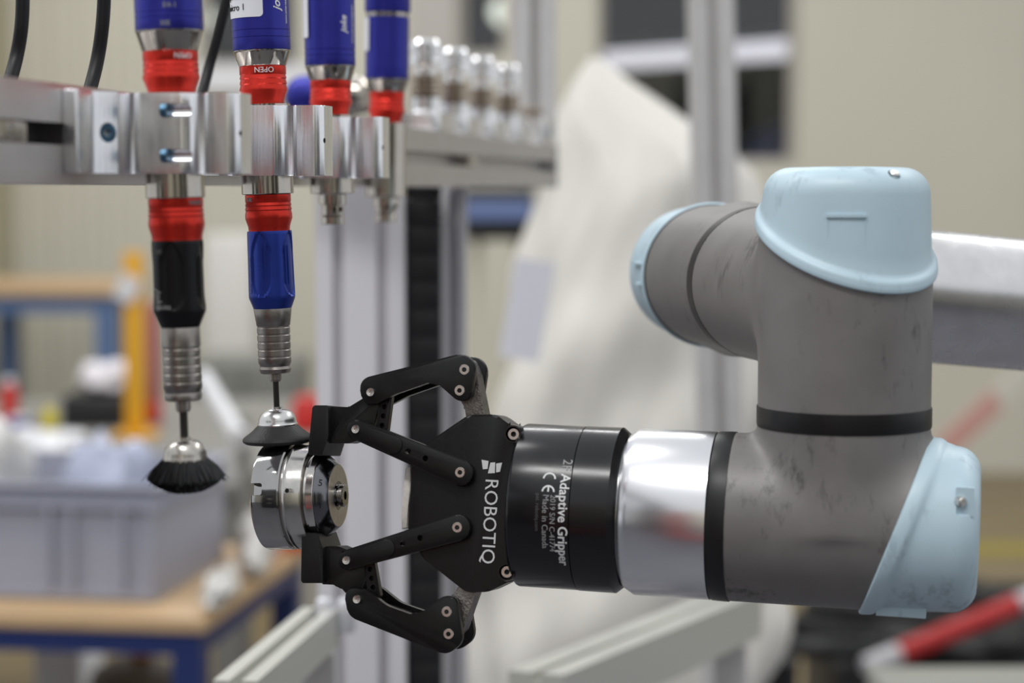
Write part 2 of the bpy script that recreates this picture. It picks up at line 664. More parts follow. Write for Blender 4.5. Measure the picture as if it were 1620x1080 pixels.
LAMP = emit('lit_tube', (0.95, 0.92, 1.0, 1), 1.15)
SPOT_GLOW = emit('spot_glow', (0.95, 1.0, 0.88, 1), 1.8)
t = thing('tube_light', 'long white tube light hanging beyond the wide dark window', 'lamp', P(1100, 88, 11.6))
a, b = P(930, 98, 12.2), P(1276, 76, 11.0)
bm = B()
tube(bm, [a, b], 0.052, 12)
obj('tube', bm, LAMP, t)
bm = B()
M = zto(a + Vector((0, 0, 0.065)), b - a)
box(bm, -0.05, 0.05, -0.02, 0.02, 0, (b - a).length, M)
obj('batten', bm, WHITEPL, t)
for f_ in (0.15, 0.85):
    p_ = a + (b - a) * f_
    bm = B()
    lathe(bm, [(p_.z + 0.08, 0.006), (4.999, 0.006)], Matrix.Translation((p_.x, p_.y, 0)), 8)
    obj('hanger', bm, DARKBOX, t)
for (px, py, Y, r, lab) in ((800, 18, 12.0, 0.085, 'glowing globe added as a lamp reflection high in the small window'),
                            (332, 30, 12.0, 0.045, 'glowing globe added as a light spot in the narrow window')):
    t = thing('reflection_globe', lab, 'lamp', P(px, py, Y), 'globes standing in for lamp reflections')
    c = P(px, py, Y)  # glowing globe stands in for a blurred lamp reflection
    bm = B()
    lathe(bm, [(-r, r * 0.2), (-r * 0.8, r * 0.65), (-r * 0.3, r), (r * 0.3, r), (r * 0.7, r * 0.7), (r, r * 0.3)], Matrix.Translation(c), 20)
    obj('globe', bm, SPOT_GLOW, t)
    bm = B()
    lathe(bm, [(r * 0.95, 0.012), (5.0 - c.z - 0.01, 0.012)], Matrix.Translation(c), 8)
    obj('rod', bm, DARKBOX, t)
# dark blue covered stack in the next hall
bm = B()
c = P(1225, 240, 12.6)
lathe(bm, [(0, 0.34), (0.3, 0.36), (0.9, 0.33), (c.z - 0.25, 0.30), (c.z + 0.05, 0.22), (c.z + 0.16, 0.08)], Matrix.Translation((c.x + 0.03, c.y, 0)), 24)
tag(obj('covered_stack', bm, mat('navy_tarpaulin', rgb(84, 106, 176), 0.5, var=0.2, vscale=6)), 'dark blue covered stack beyond the wide window', 'stack')

# wall behind the photographer (mirrored in the bright metal), with an unseen red trolley and dark racks added for reflections
bm = B()
box(bm, -9, 11, -6.2, -6.0, 0, 3.0)
struct('wall_front', bm, CREAM, 'cream wall behind the camera mirrored in the metal', 'wall')
RDM = mat('red_lacquer', rgb(160, 62, 58), 0.5)
t = thing('reflection_trolley', 'unseen red trolley added for red reflections in the polished metal', 'trolley', (-0.95, -1.0, 0))
bm = B()
box(bm, -1.35, -0.56, -1.25, -0.9, 0.22, 0.40, None, 0.01)
obj('drawer_body', bm, RDM, t)
bm = B()
box(bm, -1.30, -0.98, -1.22, -0.95, 0.401, 1.62, None, 0.01)
obj('upper_cabinet', bm, RDM, t)
for (x, y) in ((-1.33, -1.22), (-0.58, -1.22), (-1.33, -0.93), (-0.58, -0.93)):
    bm = B()
    box(bm, x - 0.02, x + 0.02, y - 0.02, y + 0.02, 0, 0.2195)
    obj('leg', bm, DARKBOX, t)
RK = mat('dark_rack', (0.03, 0.03, 0.035, 1), 0.6)  # dark racks added out of view to streak the bright metal
for k, (x, y, w, lab) in enumerate(((-4.4, -1.6, 1.0, 'first unseen dark rack, added for dark streaks in the metal'), (-2.9, -2.4, 0.7, 'second unseen dark rack added for reflections, beside the red trolley'),
                                    (0.35, -3.4, 0.8, 'unseen dark rack added for reflections straight behind the camera'), (2.2, -3.2, 0.7, 'unseen dark rack added for reflections on the robot side'), (4.2, -3.2, 1.2, 'widest unseen dark rack added for reflections behind the camera'))):
    t = thing('reflection_rack', lab, 'rack', (x, y, 0), 'unseen racks added for reflections')
    for j in range(4):
        bm = B()
        box(bm, x - w / 2 + 0.031, x + w / 2 - 0.031, y, y + 0.4, 0.1 + j * 0.62, 0.55 + j * 0.62)
        obj('bin', bm, RK, t)
    for sx in (-1, 1):
        bm = B()
        box(bm, x + sx * w / 2 - 0.03, x + sx * w / 2 + 0.03, y - 0.05, y + 0.42, 0, 2.6)
        obj('upright', bm, RK, t)

# ------------------------------------------------------------------ gripper + arm frames
YAW = math.radians(12.5)
TILT = math.radians(1.3)
O_G = P(810, 797, 1.0)
ex = Vector((math.cos(YAW), -math.sin(YAW), -math.sin(TILT))).normalized()
ey0 = Vector((math.sin(YAW), math.cos(YAW), -0.13))
ey = (ey0 - ex * ey0.dot(ex)).normalized()
ez = ex.cross(ey)
G = frame(O_G, ex, ey, ez)
up = Vector((0, 0, 1))
ezA = (up - ex * up.dot(ex)).normalized()
eyA = ezA.cross(ex)
A = frame(O_G, ex, eyA, ezA)
XL = Matrix(((0, 0, 1, 0), (0, 1, 0, 0), (-1, 0, 0, 0), (0, 0, 0, 1)))   # lathe Z -> local X
GX = G @ XL
AX = A @ XL


def q(px, py, ly):
    return on_plane(G, px, py, ly)


def ax(px, M=None):
    """distance along the gripper axis of the axis point seen at pixel column px"""
    py = 797 + 0.053 * (px - 810)
    return on_plane(G, px, py, 0)[0]


def mm(px):
    return px / 3300.0          # pixels -> metres near the gripper plane


# ------------------------------------------------------------------ gripper
gr = thing('robot_gripper', 'black two-finger gripper marked ROBOTIQ gripping the steel ring', 'gripper', O_G)
YF, TL = -0.0155, 0.0045      # front face of the link plates, plate thickness


def qpoly(corners, ly):
    pts = []
    for c in corners:
        x, z = q(c[0], c[1], ly)
        pts.append((x, z, mm(c[2]) if len(c) > 2 else 0))
    return rounded(pts, 7)


UP_OUT = [(566, 600, 18), (757, 552, 25), (742, 650, 17), (687, 602, 20), (626, 623, 40), (576, 648, 18)]
LO_OUT = [(542, 926, 19), (582, 934, 18), (612, 958, 40), (660, 975, 22), (700, 942, 20), (722, 944, 18), (733, 1016, 22), (706, 1036, 20), (551, 975, 20)]


def rear_plates(corners, name, y1):
    bm = B()
    plate(bm, qpoly(corners, YF), y1 - TL, y1, G, 0.0006)
    return obj(name, bm, BLACK, gr)


YR = 0.0135
for nm, C_ in (('outer_link', UP_OUT), ('outer_link', LO_OUT)):
    bm = B()
    plate(bm, qpoly(C_, YF), YF, YF + TL, G, 0.0007)
    obj(nm, bm, BLACK, gr)
    rear_plates(C_, nm, YR)

# cross webs joining front and rear outer links (pocketed underside seen through the loop)
for seg in (((600, 617), (680, 590)), ((600, 958), (668, 984))):
    bm = B()
    (ax0, ay0), (bx0, by0) = seg
    x0, z0 = q(ax0, ay0, -0.002)
    x1, z1 = q(bx0, by0, -0.002)
    L = math.hypot(x1 - x0, z1 - z0)
    Mw = G @ Matrix.Translation((x0, 0, z0)) @ Matrix.Rotation(-math.atan2(z1 - z0, x1 - x0), 4, 'Y')
    box(bm, 0, L, YF + TL, YR - TL, -0.0015, 0.0015, Mw)
    for k in range(2):
        box(bm, L * (0.3 + 0.35 * k), L * (0.38 + 0.35 * k), YF + TL, YR - TL, -0.004, 0.0015, Mw)
    obj('link_web', bm, BLACK, gr)


def bar(p0, p1, r0, r1, ly, t, name, hollow=None):
    """straight link: rounded bar between two pivots in pixels, with two small holes"""
    x0, z0 = q(p0[0], p0[1], ly)
    x1, z1 = q(p1[0], p1[1], ly)
    d = Vector((x1 - x0, z1 - z0))
    L = d.length
    d.normalize()
    n = Vector((-d.y, d.x))
    r0, r1 = mm(r0), mm(r1)
    pts = []
    a_ = math.atan2(n.y, n.x)
    for k in range(13):
        an = a_ + PI * k / 12
        pts.append((x0 + r0 * math.cos(an), z0 + r0 * math.sin(an)))
    for k in range(13):
        an = a_ + PI + PI * k / 12
        pts.append((x1 + r1 * math.cos(an), z1 + r1 * math.sin(an)))
    bm = B()
    plate(bm, pts, ly, ly + t, G, 0.0006)
    if hollow:
        cut = B()
        for (hx, hy) in hollow:
            hx, hz = q(hx, hy, ly)
            lathe(cut, [(-0.003, mm(4.6)), (t + 0.003, mm(4.6))], G @ Matrix.Translation((hx, ly, hz)) @ Matrix.Rotation(-PI / 2, 4, 'X'), 18)
        bm = boolean(bm, cut)
        # thicker shoulder over the pivoted half
    return obj(name, bm, BLACK, gr)


UB = ((563.5, 679), (727.8, 747.6))
LB = ((549, 885.5), (723.5, 834.5))
bar(*UB, 16, 21, YF, TL, 'straight_link', [(645.6, 713.4), (673, 724.7)])
bar(*LB, 16, 21, YF, TL, 'straight_link', [(637, 859), (664.7, 850.6)])
bar(*UB, 16, 21, YR - TL, TL, 'straight_link')
bar(*LB, 16, 21, YR - TL, TL, 'straight_link')
# thin raised pads at the fingertip end of the front bars
bar((563.5, 679), (622, 703.5), 15.2, 15.2, YF - 0.0006, 0.0012, 'link_shoulder')
bar((549, 885.5), (610, 867.5), 15.2, 15.2, YF - 0.0006, 0.0012, 'link_shoulder')

for (px, py, r) in ((734.5, 584.5, 9), (727, 617.5, 9), (727.8, 747, 9), (706.6, 967.3, 9), (709.5, 1002.5, 9), (723.3, 834, 9)):
    x, z = q(px, py, YF)
    screw('socket_screw', gr, G @ Matrix.Translation((x, YF, z)), mm(r), 0.003, STEEL_PIN, HOLE)
for (px, py) in ((587, 620.5), (563.5, 679), (565.5, 947.6), (549, 886)):
    x, z = q(px, py, YF)
    bm = B()
    lathe(bm, [(-0.026, mm(7)), (0.0004, mm(7)), (0.0010, mm(6.2)), (0.0008, mm(2.2)), (0.0002, mm(1.6))], G @ Matrix.Translation((x, YF - 0.0006, z)) @ Matrix.Rotation(PI / 2, 4, 'X'), 24)
    obj('pivot_pin', bm, STEEL_PIN, gr)

# steel knuckles between the plates
YK0, YK1 = -0.0075, 0.0055
for C_ in ([(738, 566, 8), (745, 570, 8), (754, 592, 16), (768, 664, 3), (738, 664, 3), (735, 645, 14), (722, 622, 12)],
           [(726, 926, 3), (757, 926, 3), (744, 962, 14), (732, 998, 10), (720, 1010, 8), (702, 962, 10), (712, 948, 12)]):
    bm = B()
    plate(bm, qpoly(C_, YK0), YK0, YK1, G, 0.0005)
    obj('knuckle_link', bm, STEEL_LINK, gr)

# fingers: body, pad (upper and lower)
for body, pad, small in (
        ([(517, 643, 2), (552, 643.5, 3), (574, 630, 25), (594, 622, 10), (600, 640, 6), (586, 690, 10), (552, 701, 2), (517, 701, 2)],
         [(495, 641, 4), (520, 641, 2), (520, 690, 2), (510, 721, 2), (487.5, 719, 2)],
         [(601, 626, 5), (621, 620, 5), (612, 690, 5), (592, 690, 5)]),
        ([(509, 864, 2), (536, 864, 2), (575, 880, 10), (580, 915, 10), (568, 945, 10), (552, 944, 8), (536, 925, 20), (509, 924, 2)],
         [(478, 842, 2), (503, 843, 2), (511, 866, 4), (511, 922, 2), (476.5, 922, 4)],
         [(573, 880, 5), (591, 880, 5), (603, 948, 5), (583, 944, 5)])):
    bm = B()
    plate(bm, qpoly(body, YF + 0.005), YF + 0.005, 0.0035, G, 0.0008)
    obj('finger', bm, BLACK, gr)
    bm = B()
    plate(bm, qpoly(pad, YF), YF - 0.0005, YR + 0.001, G, 0.0010)
    obj('fingertip_pad', bm, PLASTIC_BK, gr)
    bm = B()
    plate(bm, qpoly(small, YF + 0.005), YF + 0.0050, YF + 0.0080, G, 0.0004)
    cut = B()
    (u0, v0), (u1, v1) = ((small[0][0] + small[1][0]) / 2, (small[0][1] + small[1][1]) / 2), ((small[2][0] + small[3][0]) / 2, (small[2][1] + small[3][1]) / 2)
    for f_ in (0.30, 0.52, 0.74):
        hx, hz = q(u0 + (u1 - u0) * f_, v0 + (v1 - v0) * f_, YF + 0.005)
        lathe(cut, [(-0.002, mm(4.2)), (0.006, mm(4.2))], G @ Matrix.Translation((hx, YF + 0.005, hz)) @ Matrix.Rotation(-PI / 2, 4, 'X'), 14)
    bm = boolean(bm, cut)
    plate(bm, qpoly(small, YF + 0.005), YF + 0.0081, YF + 0.0095, G, 0.0003)
    obj('spring_strut', bm, BLACK, gr)

# palm
YP = -0.0108
PALM = [(653, 716, 6), (741, 656, 22), (784, 655, 22), (806, 671, 8), (828, 676, 8), (832, 700, 3), (832, 890, 3), (826, 916, 10), (803, 921, 8), (772, 936, 22), (738, 937, 26), (668, 882, 10), (646, 838, 6)]
bm = B()
plate(bm, qpoly(PALM, YP), YP, 0.0125, G, 0.0028, 4)
obj('palm_housing', bm, BLACK, gr)
# raised rim along the palm's outer corners (gloss edge) and the screw bosses
for (px, py) in ((812, 686.5), (801.5, 904.5)):
    x, z = q(px, py, YP - 0.011)
    Mb = G @ Matrix.Translation((x, YP - 0.0090, z))
    bm = B()
    lathe_closed(bm, [(-0.012, mm(14.5)), (0.0018, mm(14.5)), (0.003, mm(13.6)), (0.003, mm(11.4)), (0.0008, mm(11.0)), (-0.012, mm(11.0))], Mb @ Matrix.Rotation(PI / 2, 4, 'X'), 32)
    obj('screw_boss', bm, BLACK_GL, gr)
    screw('torx_screw', gr, Mb @ Matrix.Translation((0, -0.0012, 0)), mm(10.2), 0.003, STEEL_PIN, HOLE, False)
# strip of sealant on the open side
bm = B()
pts = [q(a_, b_, 0)for a_, b_ in ((648, 740), (656, 738), (657, 770), (652, 800), (652, 834), (642, 836), (642, 812), (646, 786), (645, 765))]
plate(bm, pts, YP + 0.003, YP + 0.007, G, 0.0008)
obj('sealant_strip', bm, GLUE, gr)

# cylindrical body, coupling, neck
RB = 0.0392
xb0, xb1, xc1 = ax(827), ax(924), ax(984)
bm = B()
lathe(bm, [(xb0 - 0.0005, RB - 0.0018), (xb0 + 0.0005, RB - 0.0004), (xb0 + 0.0015, RB), (xb1 - 0.0003, RB), (xb1, RB - 0.0003)], GX, 128)
obj('body', bm, BLACK_GL, gr)
bm = B()
lathe(bm, [(xb1, RB - 0.0006), (xb1 + 0.0003, RB - 0.0006), (xb1 + 0.0003, RB + 0.0002), (xc1 - 0.0008, RB + 0.0003), (xc1 + 0.0026, RB - 0.0025), (xc1 + 0.0026, 0.030)], GX, 128)
obj('coupling_ring', bm, BLACK_GL, gr)
bm = B()
xr0, xr1, xs1 = ax(1003), ax(1131.5), ax(1157)
lathe(bm, [(xc1 + 0.0020, 0.0338), (xr0 - 0.00285, 0.0338)], GX, 128)
obj('coupling_neck', bm, ALU_RING, gr, label='bright aluminium neck of the coupling')

# lettering
LT = []


def wrap_text(body, size, axpos, start_deg, R, m, name='lettering', **kw):
    """lettering wrapped on the body: runs down the circumference, its top towards +x"""
    bm = text_bm(body, size, **kw)
    for v in bm.verts:
        s, h, dz = v.co.x, v.co.y, v.co.z
        an = math.radians(start_deg) - s / R
        rr = R + 0.0001 + dz
        v.co = G @ Vector((axpos + h, -rr * math.cos(an), rr * math.sin(an)))
    return obj(name, bm, m, gr)


def plane_text(body, px, py, size, m, ly, **kw):
    bm = text_bm(body, size, **kw)
    x0, z0 = q(px, py, ly)
    for v in bm.verts:
        s, h, dz = v.co.x, v.co.y, v.co.z
        v.co = G @ Vector((x0 + h, ly - dz, z0 - s))
    return obj('lettering', bm, m, gr)


plane_text('ROBOTIQ', 768.5, 756, mm(30.5), WHITE_INK, YP - 0.0001, spacing=0.985)
bm = B()
for C_ in ([(762, 727), (773, 729), (771.5, 741.5), (764, 742)], [(776, 731.5), (783.5, 731), (783, 748), (772, 748.5)], [(785, 733), (794.5, 731.5), (791, 746), (785, 747)]):
    plate(bm, [q(a_, b_, YP) for a_, b_ in C_], YP - 0.00022, YP, G)
obj('logo', bm, WHITE_INK, gr)
R_ = RB
wrap_text('2F', 0.0064, ax(908), 36.0, R_, GREY_INK)
wrap_text('Adaptive Gripper', 0.0064, ax(908), 24.5, R_, WHITE_INK, bold=0.00008)
wrap_text('2019 S/N C-41774', 0.0036, ax(895), 9.5, R_, GREY_INK)
wrap_text('Made in Canada', 0.0040, ax(883.5), 9.5, R_, GREY_INK)
wrap_text('pat. robotiq.com', 0.0026, ax(873), 10.0, R_, mat('dark_engraving', rgb(80, 80, 80), 0.6))
# CE mark from arcs
bm = B()
for (s0, kind) in ((0.0, 'C'), (0.0062, 'E')):
    rad, w = 0.0031, 0.0008
    pts = []
    for k in range(15):
        an = PI / 2 + PI * k / 14
        pts.append((s0 + rad + (rad) * math.cos(an), rad * math.sin(an)))
    for k in range(14, -1, -1):
        an = PI / 2 + PI * k / 14
        pts.append((s0 + rad + (rad - w) * math.cos(an), (rad - w) * math.sin(an)))
    polys = [pts]
    if kind == 'E':
        polys.append([(s0 + w, -w / 2), (s0 + rad, -w / 2), (s0 + rad, w / 2), (s0 + w, w / 2)])
    for pl in polys:
        lo, hi = [], []
        for (s, h) in pl:
            an = math.radians(25.0) - s / R_
            lo.append(bm.verts.new(G @ Vector((ax(890.5) + h, -(R_) * math.cos(an), R_ * math.sin(an)))))
            hi.append(bm.verts.new(G @ Vector((ax(890.5) + h, -(R_ + 0.0002) * math.cos(an), (R_ + 0.0002) * math.sin(an)))))
        n = len(pl)
        if len(pl) == 4:
            bm.faces.new(hi)
        else:
            h_ = n // 2
            for k in range(h_ - 1):
                bm.faces.new((hi[k], hi[k + 1], hi[n - 2 - k], hi[n - 1 - k]))
        for k in range(n):
            j = (k + 1) % n
            bm.faces.new((lo[k], lo[j], hi[j], hi[k]))
obj('ce_mark', bm, WHITE_INK, gr)

# ------------------------------------------------------------------ robot arm
arm = thing('jointed_robot', 'grey robot arm with pale blue joint caps carrying the black gripper', 'robot', O_G)
bm = B()
RR = 0.0397
RL = 0.0397
lathe(bm, [(xr0 - 0.0028, 0.0345), (xr0 - 0.0022, RR - 0.0030), (xr0 + 0.0026, RR), (xr1 - 0.0003, RR + 0.0001), (xr1, 0.036)], GX, 160)
obj('sensor_ring', bm, ALU_RING, arm, label='bright turned aluminium ring behind the gripper')
bm = B()
lathe(bm, [(xr1, 0.036), (xr1, RR - 0.0004), (xr1 + 0.001, RR + 0.0002), (xs1 - 0.0005, RL + 0.0004), (xs1 + 0.0009, RL + 0.0004), (xs1 + 0.0012, RL - 0.003)], GX, 128)
obj('joint_seal', bm, RUBBER, arm)


def sd_cyl(p, o, d, s0, s1, R):
    w = p - o
    s = w @ d
    r = np.linalg.norm(w - np.outer(s, d), axis=1)
    dr = r - R
    ds = np.maximum(s0 - s, s - s1)
    out = np.sqrt(np.maximum(dr, 0) ** 2 + np.maximum(ds, 0) ** 2)
    return out + np.minimum(np.maximum(dr, ds), 0)


def tee(name, cyls, k, m, parent, voxel=0.0014, cut=None):
    """smoothly blended union of capped cylinders (cast elbow housing)"""
    bm = B()
    for (o, d, s0, s1, R) in cyls:
        lathe(bm, [(s0, R), (s1, R)], zto(o, d), 96)
    bmesh.ops.recalc_face_normals(bm, faces=bm.faces)
    me = bpy.data.meshes.new('tmp')
    bm.to_mesh(me)
    bm.free()
    o_ = bpy.data.objects.new('tmp', me)
    COL.objects.link(o_)
    md = o_.modifiers.new('r', 'REMESH')
    md.mode = 'VOXEL'
    md.voxel_size = voxel
    dg = bpy.context.evaluated_depsgraph_get()
    me2 = bpy.data.meshes.new_from_object(o_.evaluated_get(dg))
    bpy.data.objects.remove(o_)
    bpy.data.meshes.remove(me)
    n = len(me2.vertices)
    v = np.empty(n * 3)
    me2.vertices.foreach_get('co', v)
    v = v.reshape(-1, 3)

    def sdf(p):
        acc = None
        for (o, d, s0, s1, R) in cyls:
            f = sd_cyl(p, np.array(o), np.array(Vector(d).normalized()), s0, s1, R)
            if acc is None:
                acc = f
            else:
                h = np.maximum(k - np.abs(acc - f), 0) / k
                acc = np.minimum(acc, f) - h * h * h * k / 6.0
        return acc

    for _ in range(6):
        e = 2e-4
        f = sdf(v)
        g = np.stack([sdf(v + np.array(dd) * e) - sdf(v - np.array(dd) * e) for dd in ((1, 0, 0), (0, 1, 0), (0, 0, 1))], 1) / (2 * e)
        gl_ = np.maximum((g * g).sum(1), 0.2)
        v = v - g * np.clip(f / gl_, -0.004, 0.004)[:, None]
    me2.vertices.foreach_set('co', v.reshape(-1))
    me2.update()
    me2.materials.clear()
    if cut:
        bm = bmesh.new()
        bm.from_mesh(me2)
        bmesh.ops.bisect_plane(bm, geom=list(bm.verts) + list(bm.edges) + list(bm.faces), plane_co=cut[0], plane_no=cut[1], clear_outer=True)
        bm.to_mesh(me2)
        bm.free()
    return link_mesh(name, me2, m, parent, 50)


# lower elbow: horizontal cylinder along the tool axis + vertical boss
Pj = A @ Vector((ax(1333), 0, 0))              # junction of the two axes
xend = on_plane(A, 1549, 830, 0)[0]
RV = 0.0399
# vertical joint ring height
zr_top, zr_bot = P(1336, 644, Pj.y).z, P(1336, 672, Pj.y).z
oL = A.translation
x_hi = on_plane(A, 1469, 696, 0)[0]
x_lo = on_plane(A, 1358, 966, 0)[0]
rim_mid = (x_hi + x_lo) / 2
slope = (x_hi - x_lo) / (2 * RL)
tee('wrist_housing', [(oL, ex, xs1, xend - 0.004, RL), (Pj, up, 0.0, zr_bot + 0.0010 - Pj.z, 0.0397)], 0.010, GREY, arm,
    cut=(A @ Vector((rim_mid + 0.003, 0, 0)), (ex - ezA * slope).normalized()))
bm = B()
Mv = Matrix.Translation((Pj.x, Pj.y, 0))
lathe(bm, [(zr_bot - 0.0006, RV - 0.002), (zr_bot - 0.0005, RV + 0.0002), (zr_bot + 0.0005, RV + 0.0005), (zr_top - 0.0002, RV + 0.0005), (zr_top + 0.0006, RV + 0.0004), (zr_top + 0.0007, RV - 0.002)], Mv, 128)
obj('joint_seal', bm, RUBBER, arm)
# upper elbow
zU_top = P(1336, 274, Pj.y).z
phi = math.radians(80.5)
bdir = Vector((-math.cos(phi), math.sin(phi), 0.0))
zW = CAM_H - 0.0490
Pu = Vector((Pj.x, Pj.y, zW))
RW = 0.0402
s_r1, s_r2 = 0.1290, 0.235
RIM_Z, RIM_S, RIM_A = P(1336, 392, Pj.y).z, -0.50, math.atan2(-0.90, 0.42)
tee('wrist_housing', [(Vector((Pj.x, Pj.y, 0)), up, zr_top - 0.0010, zU_top, RV), (Pu, bdir, 0.0, s_r1, RW)], 0.012, GREY, arm,
    cut=(Vector((Pj.x, Pj.y, RIM_Z + 0.003)), Vector((-RIM_S * math.cos(RIM_A), -RIM_S * math.sin(RIM_A), 1)).normalized()))
bm = B()
lathe(bm, [(s_r1 - 0.0012, RW - 0.003), (s_r1 - 0.001, RW + 0.0002), (s_r1 + 0.0098, RW + 0.0002), (s_r1 + 0.0100, RW - 0.003)], zto(Pu, bdir), 128)
obj('joint_seal', bm, RUBBER, arm)
# third housing with its boss towards the forearm tube
tdir = Vector((0.98, 0.19, -0.095)).normalized()
sm = (s_r1 + s_r2) / 2 + 0.004
Pt = Pu + bdir * sm
tee('wrist_housing', [(Pu, bdir, s_r1 + 0.0090, s_r2 + 0.002, RW), (Pt, tdir, 0.0, 0.062, 0.0385)], 0.02, GREY, arm)
bm = B()
lathe(bm, [(s_r2 - 0.0008, RW - 0.001), (s_r2 - 0.0006, RW + 0.0004), (s_r2 + 0.0006, RW + 0.0006), (s_r2 + 0.0012, RW - 0.001)], zto(Pu, bdir), 128)
obj('joint_seal', bm, RUBBER, arm)
bm = B()
lathe(bm, [(0.060, 0.036), (0.0602, 0.0373), (0.50, 0.0373), (0.5003, 0.036)], zto(Pt, tdir), 160)
obj('forearm_tube', bm, ALU_TUBE, arm, label='bright aluminium forearm tube')
bm = B()
lathe(bm, [(0.054, 0.0384), (0.0545, 0.0392), (0.0595, 0.0392), (0.060, 0.0384)], zto(Pt, tdir), 96)
obj('joint_seal', bm, RUBBER, arm)


def oblique_cap(M, R, rim_mid, slope, sdir, end, rc, lip=0.0026, lipw=0.006, N=160):
    """cap closed at local z=end; its rim is a slanted plane: z = rim_mid + slope * (component along angle sdir)"""
    bm = B()
    rings = []
    prof_n = None
    for i in range(N):
        th = 2 * PI * i / N
        c, s = math.cos(th), math.sin(th)
        zr = rim_mid + slope * R * math.cos(th - sdir)
        pr = [(zr + 0.0005, R - 0.0006), (zr, R + lip * 0.5), (zr + 0.0006, R + lip * 0.88)]
        for k in range(1, 7):
            t_ = k / 6
            pr.append((zr + 0.0006 + lipw * t_, R + lip * (0.94 + 0.06 * math.cos(t_ * PI)) if t_ < 0.75 else R + lip * (0.92 - 0.55 * (t_ - 0.75) / 0.25)))
        pr.append((zr + lipw + 0.0014, R + lip * 0.10))
        pr.append((zr + lipw + 0.0030, R - 0.0002))
        z1 = end - rc
        zs = zr + lipw + 0.0030
        for k in range(1, 6):
            pr.append((zs + (z1 - zs) * k / 5, R - 0.0002 - 0.0010 * k / 5))
        Rt = R - 0.0012
        for k in range(1, 9):
            an = PI / 2 * k / 8
            pr.append((z1 + rc * math.sin(an), Rt - rc + rc * math.cos(an)))
        pr.append((end + 0.0004, (Rt - rc) * 0.5))
        pr.append((end + 0.0005, 0.0006))
        # inner skin
        pr.append((end - 0.003, 0.0006))
        pr.append((end - 0.003, Rt - rc))
        pr.append((z1 + rc * 0.4, Rt - 0.0052))
        pr.append((z1, Rt - 0.0030))
        pr.append((zr + 0.004, R - 0.0032))
        rings.append([bm.verts.new((r * c, r * s, z)) for z, r in pr])
    n = len(rings[0])
    for i in range(N):
        a_, b_ = rings[i], rings[(i + 1) % N]
        for k in range(n):
            j = (k + 1) % n
            bm.faces.new((a_[k], b_[k], b_[j], a_[j]))
    bmesh.ops.transform(bm, matrix=M, verts=bm.verts)
    return bm


def recess(bm_cap, M, r, depth):
    cut = B()
    lathe(cut, [(-0.02, r * 1.1), (depth, r * 0.8)], M, 28)
    return boolean(bm_cap, cut)


# cap of the upper elbow (axis vertical)
bm = oblique_cap(Mv, RV - 0.0004, RIM_Z, RIM_S, RIM_A, P(1336, 265, Pj.y).z, 0.0125)
sc_p = Vector((Pj.x, Pj.y, 0)) + Vector((0.0180, -0.0305, P(1400, 279, Pj.y - 0.03).z))
bm = recess(bm, zto(sc_p + Vector((0, -0.002, 0.006)), Vector((-0.25, 0.45, -0.85))), 0.0038, 0.0072)
cap_o = obj('joint_cap', bm, PALE, arm, smooth=40)
bm = B()
lathe(bm, [(-0.0025, 0.0022), (0.0, 0.0022), (0.0006, 0.0016)], zto(sc_p + Vector((-0.0012, 0.0012, 0.0016)), Vector((0.25, -0.45, 0.85))), 16)
obj('screw', bm, STEEL_PIN, cap_o)
# raised ledge on the cap's front
bm = B()
for (pxa, pxb, pya, pyb, h) in ((1307, 1371, 339, 344, 0.0009), (1308.5, 1310, 344, 428, 0.0003), (1368.5, 1370, 344, 436, 0.0003)):
    prev = None
    for k in range(9):
        px = pxa + (pxb - pxa) * k / 8
        col = []
        for rr_ in (RV - 0.002, RV + h - 0.0012):
            for py in (pya, pyb):
                # point of the cylinder surface seen at this pixel
                d = ray(px, py)
                ox, oy = CAM.x - Pj.x, CAM.y - Pj.y
                a_ = d.x ** 2 + d.y ** 2
                b_ = 2 * (ox * d.x + oy * d.y)
                c_ = ox * ox + oy * oy - rr_ ** 2
                t_ = (-b_ - math.sqrt(max(0, b_ * b_ - 4 * a_ * c_))) / (2 * a_)
                col.append(bm.verts.new(CAM + d * t_))
        if prev:
            for (i0, i1) in ((0, 1), (1, 3), (3, 2), (2, 0)):
                bm.faces.new((prev[i0], col[i0], col[i1], prev[i1]))
        else:
            bm.faces.new((col[0], col[1], col[3], col[2]))
        prev = col
    bm.faces.new((prev[0], prev[2], prev[3], prev[1]))
obj('ledge', bm, PALE, cap_o)

# cap of the lower elbow (axis along ex)
bm = oblique_cap(AX, RL - 0.0002, rim_mid, -slope, 0.0, xend, 0.0115, 0.0024, 0.0075)
scp = on_plane(A, 1534, 795, -RL * 0.93)
sp = A @ Vector((scp[0], -RL * 0.94, scp[1]))
inw = (eyA * 0.75 - ex * 0.6).normalized()
cut = B()
box(cut, xend - 0.0105, xend + 0.01, -RL - 0.01, -RL + 0.0062, scp[1] - 0.0062, scp[1] + 0.0058, A, 0.0012)
bm = boolean(bm, cut)
cap_o = obj('joint_cap', bm, PALE, arm, smooth=40)
bm = B()
lathe(bm, [(-0.003, 0.0023), (0.0, 0.0023), (0.0006, 0.0016)], zto(A @ Vector((xend - 0.0078, -RL + 0.0040, scp[1])), -inw), 16)
obj('screw', bm, STEEL_PIN, cap_o)
bm = B()
box(bm, xend - 0.0108, xend - 0.0028, -RL + 0.0058, -RL + 0.0085, scp[1] - 0.0066, scp[1] + 0.0062, A)
obj('screw_pocket', bm, PALE, cap_o)
bm = B()
xa, xb2 = on_plane(A, 1388, 968, 0)[0], on_plane(A, 1466, 968, 0)[0]
box(bm, xa, xb2, -0.017, 0.017, -RL + 0.0003, -RL + 0.005, A, 0.0003)
obj('ledge', bm, PALE, cap_o)

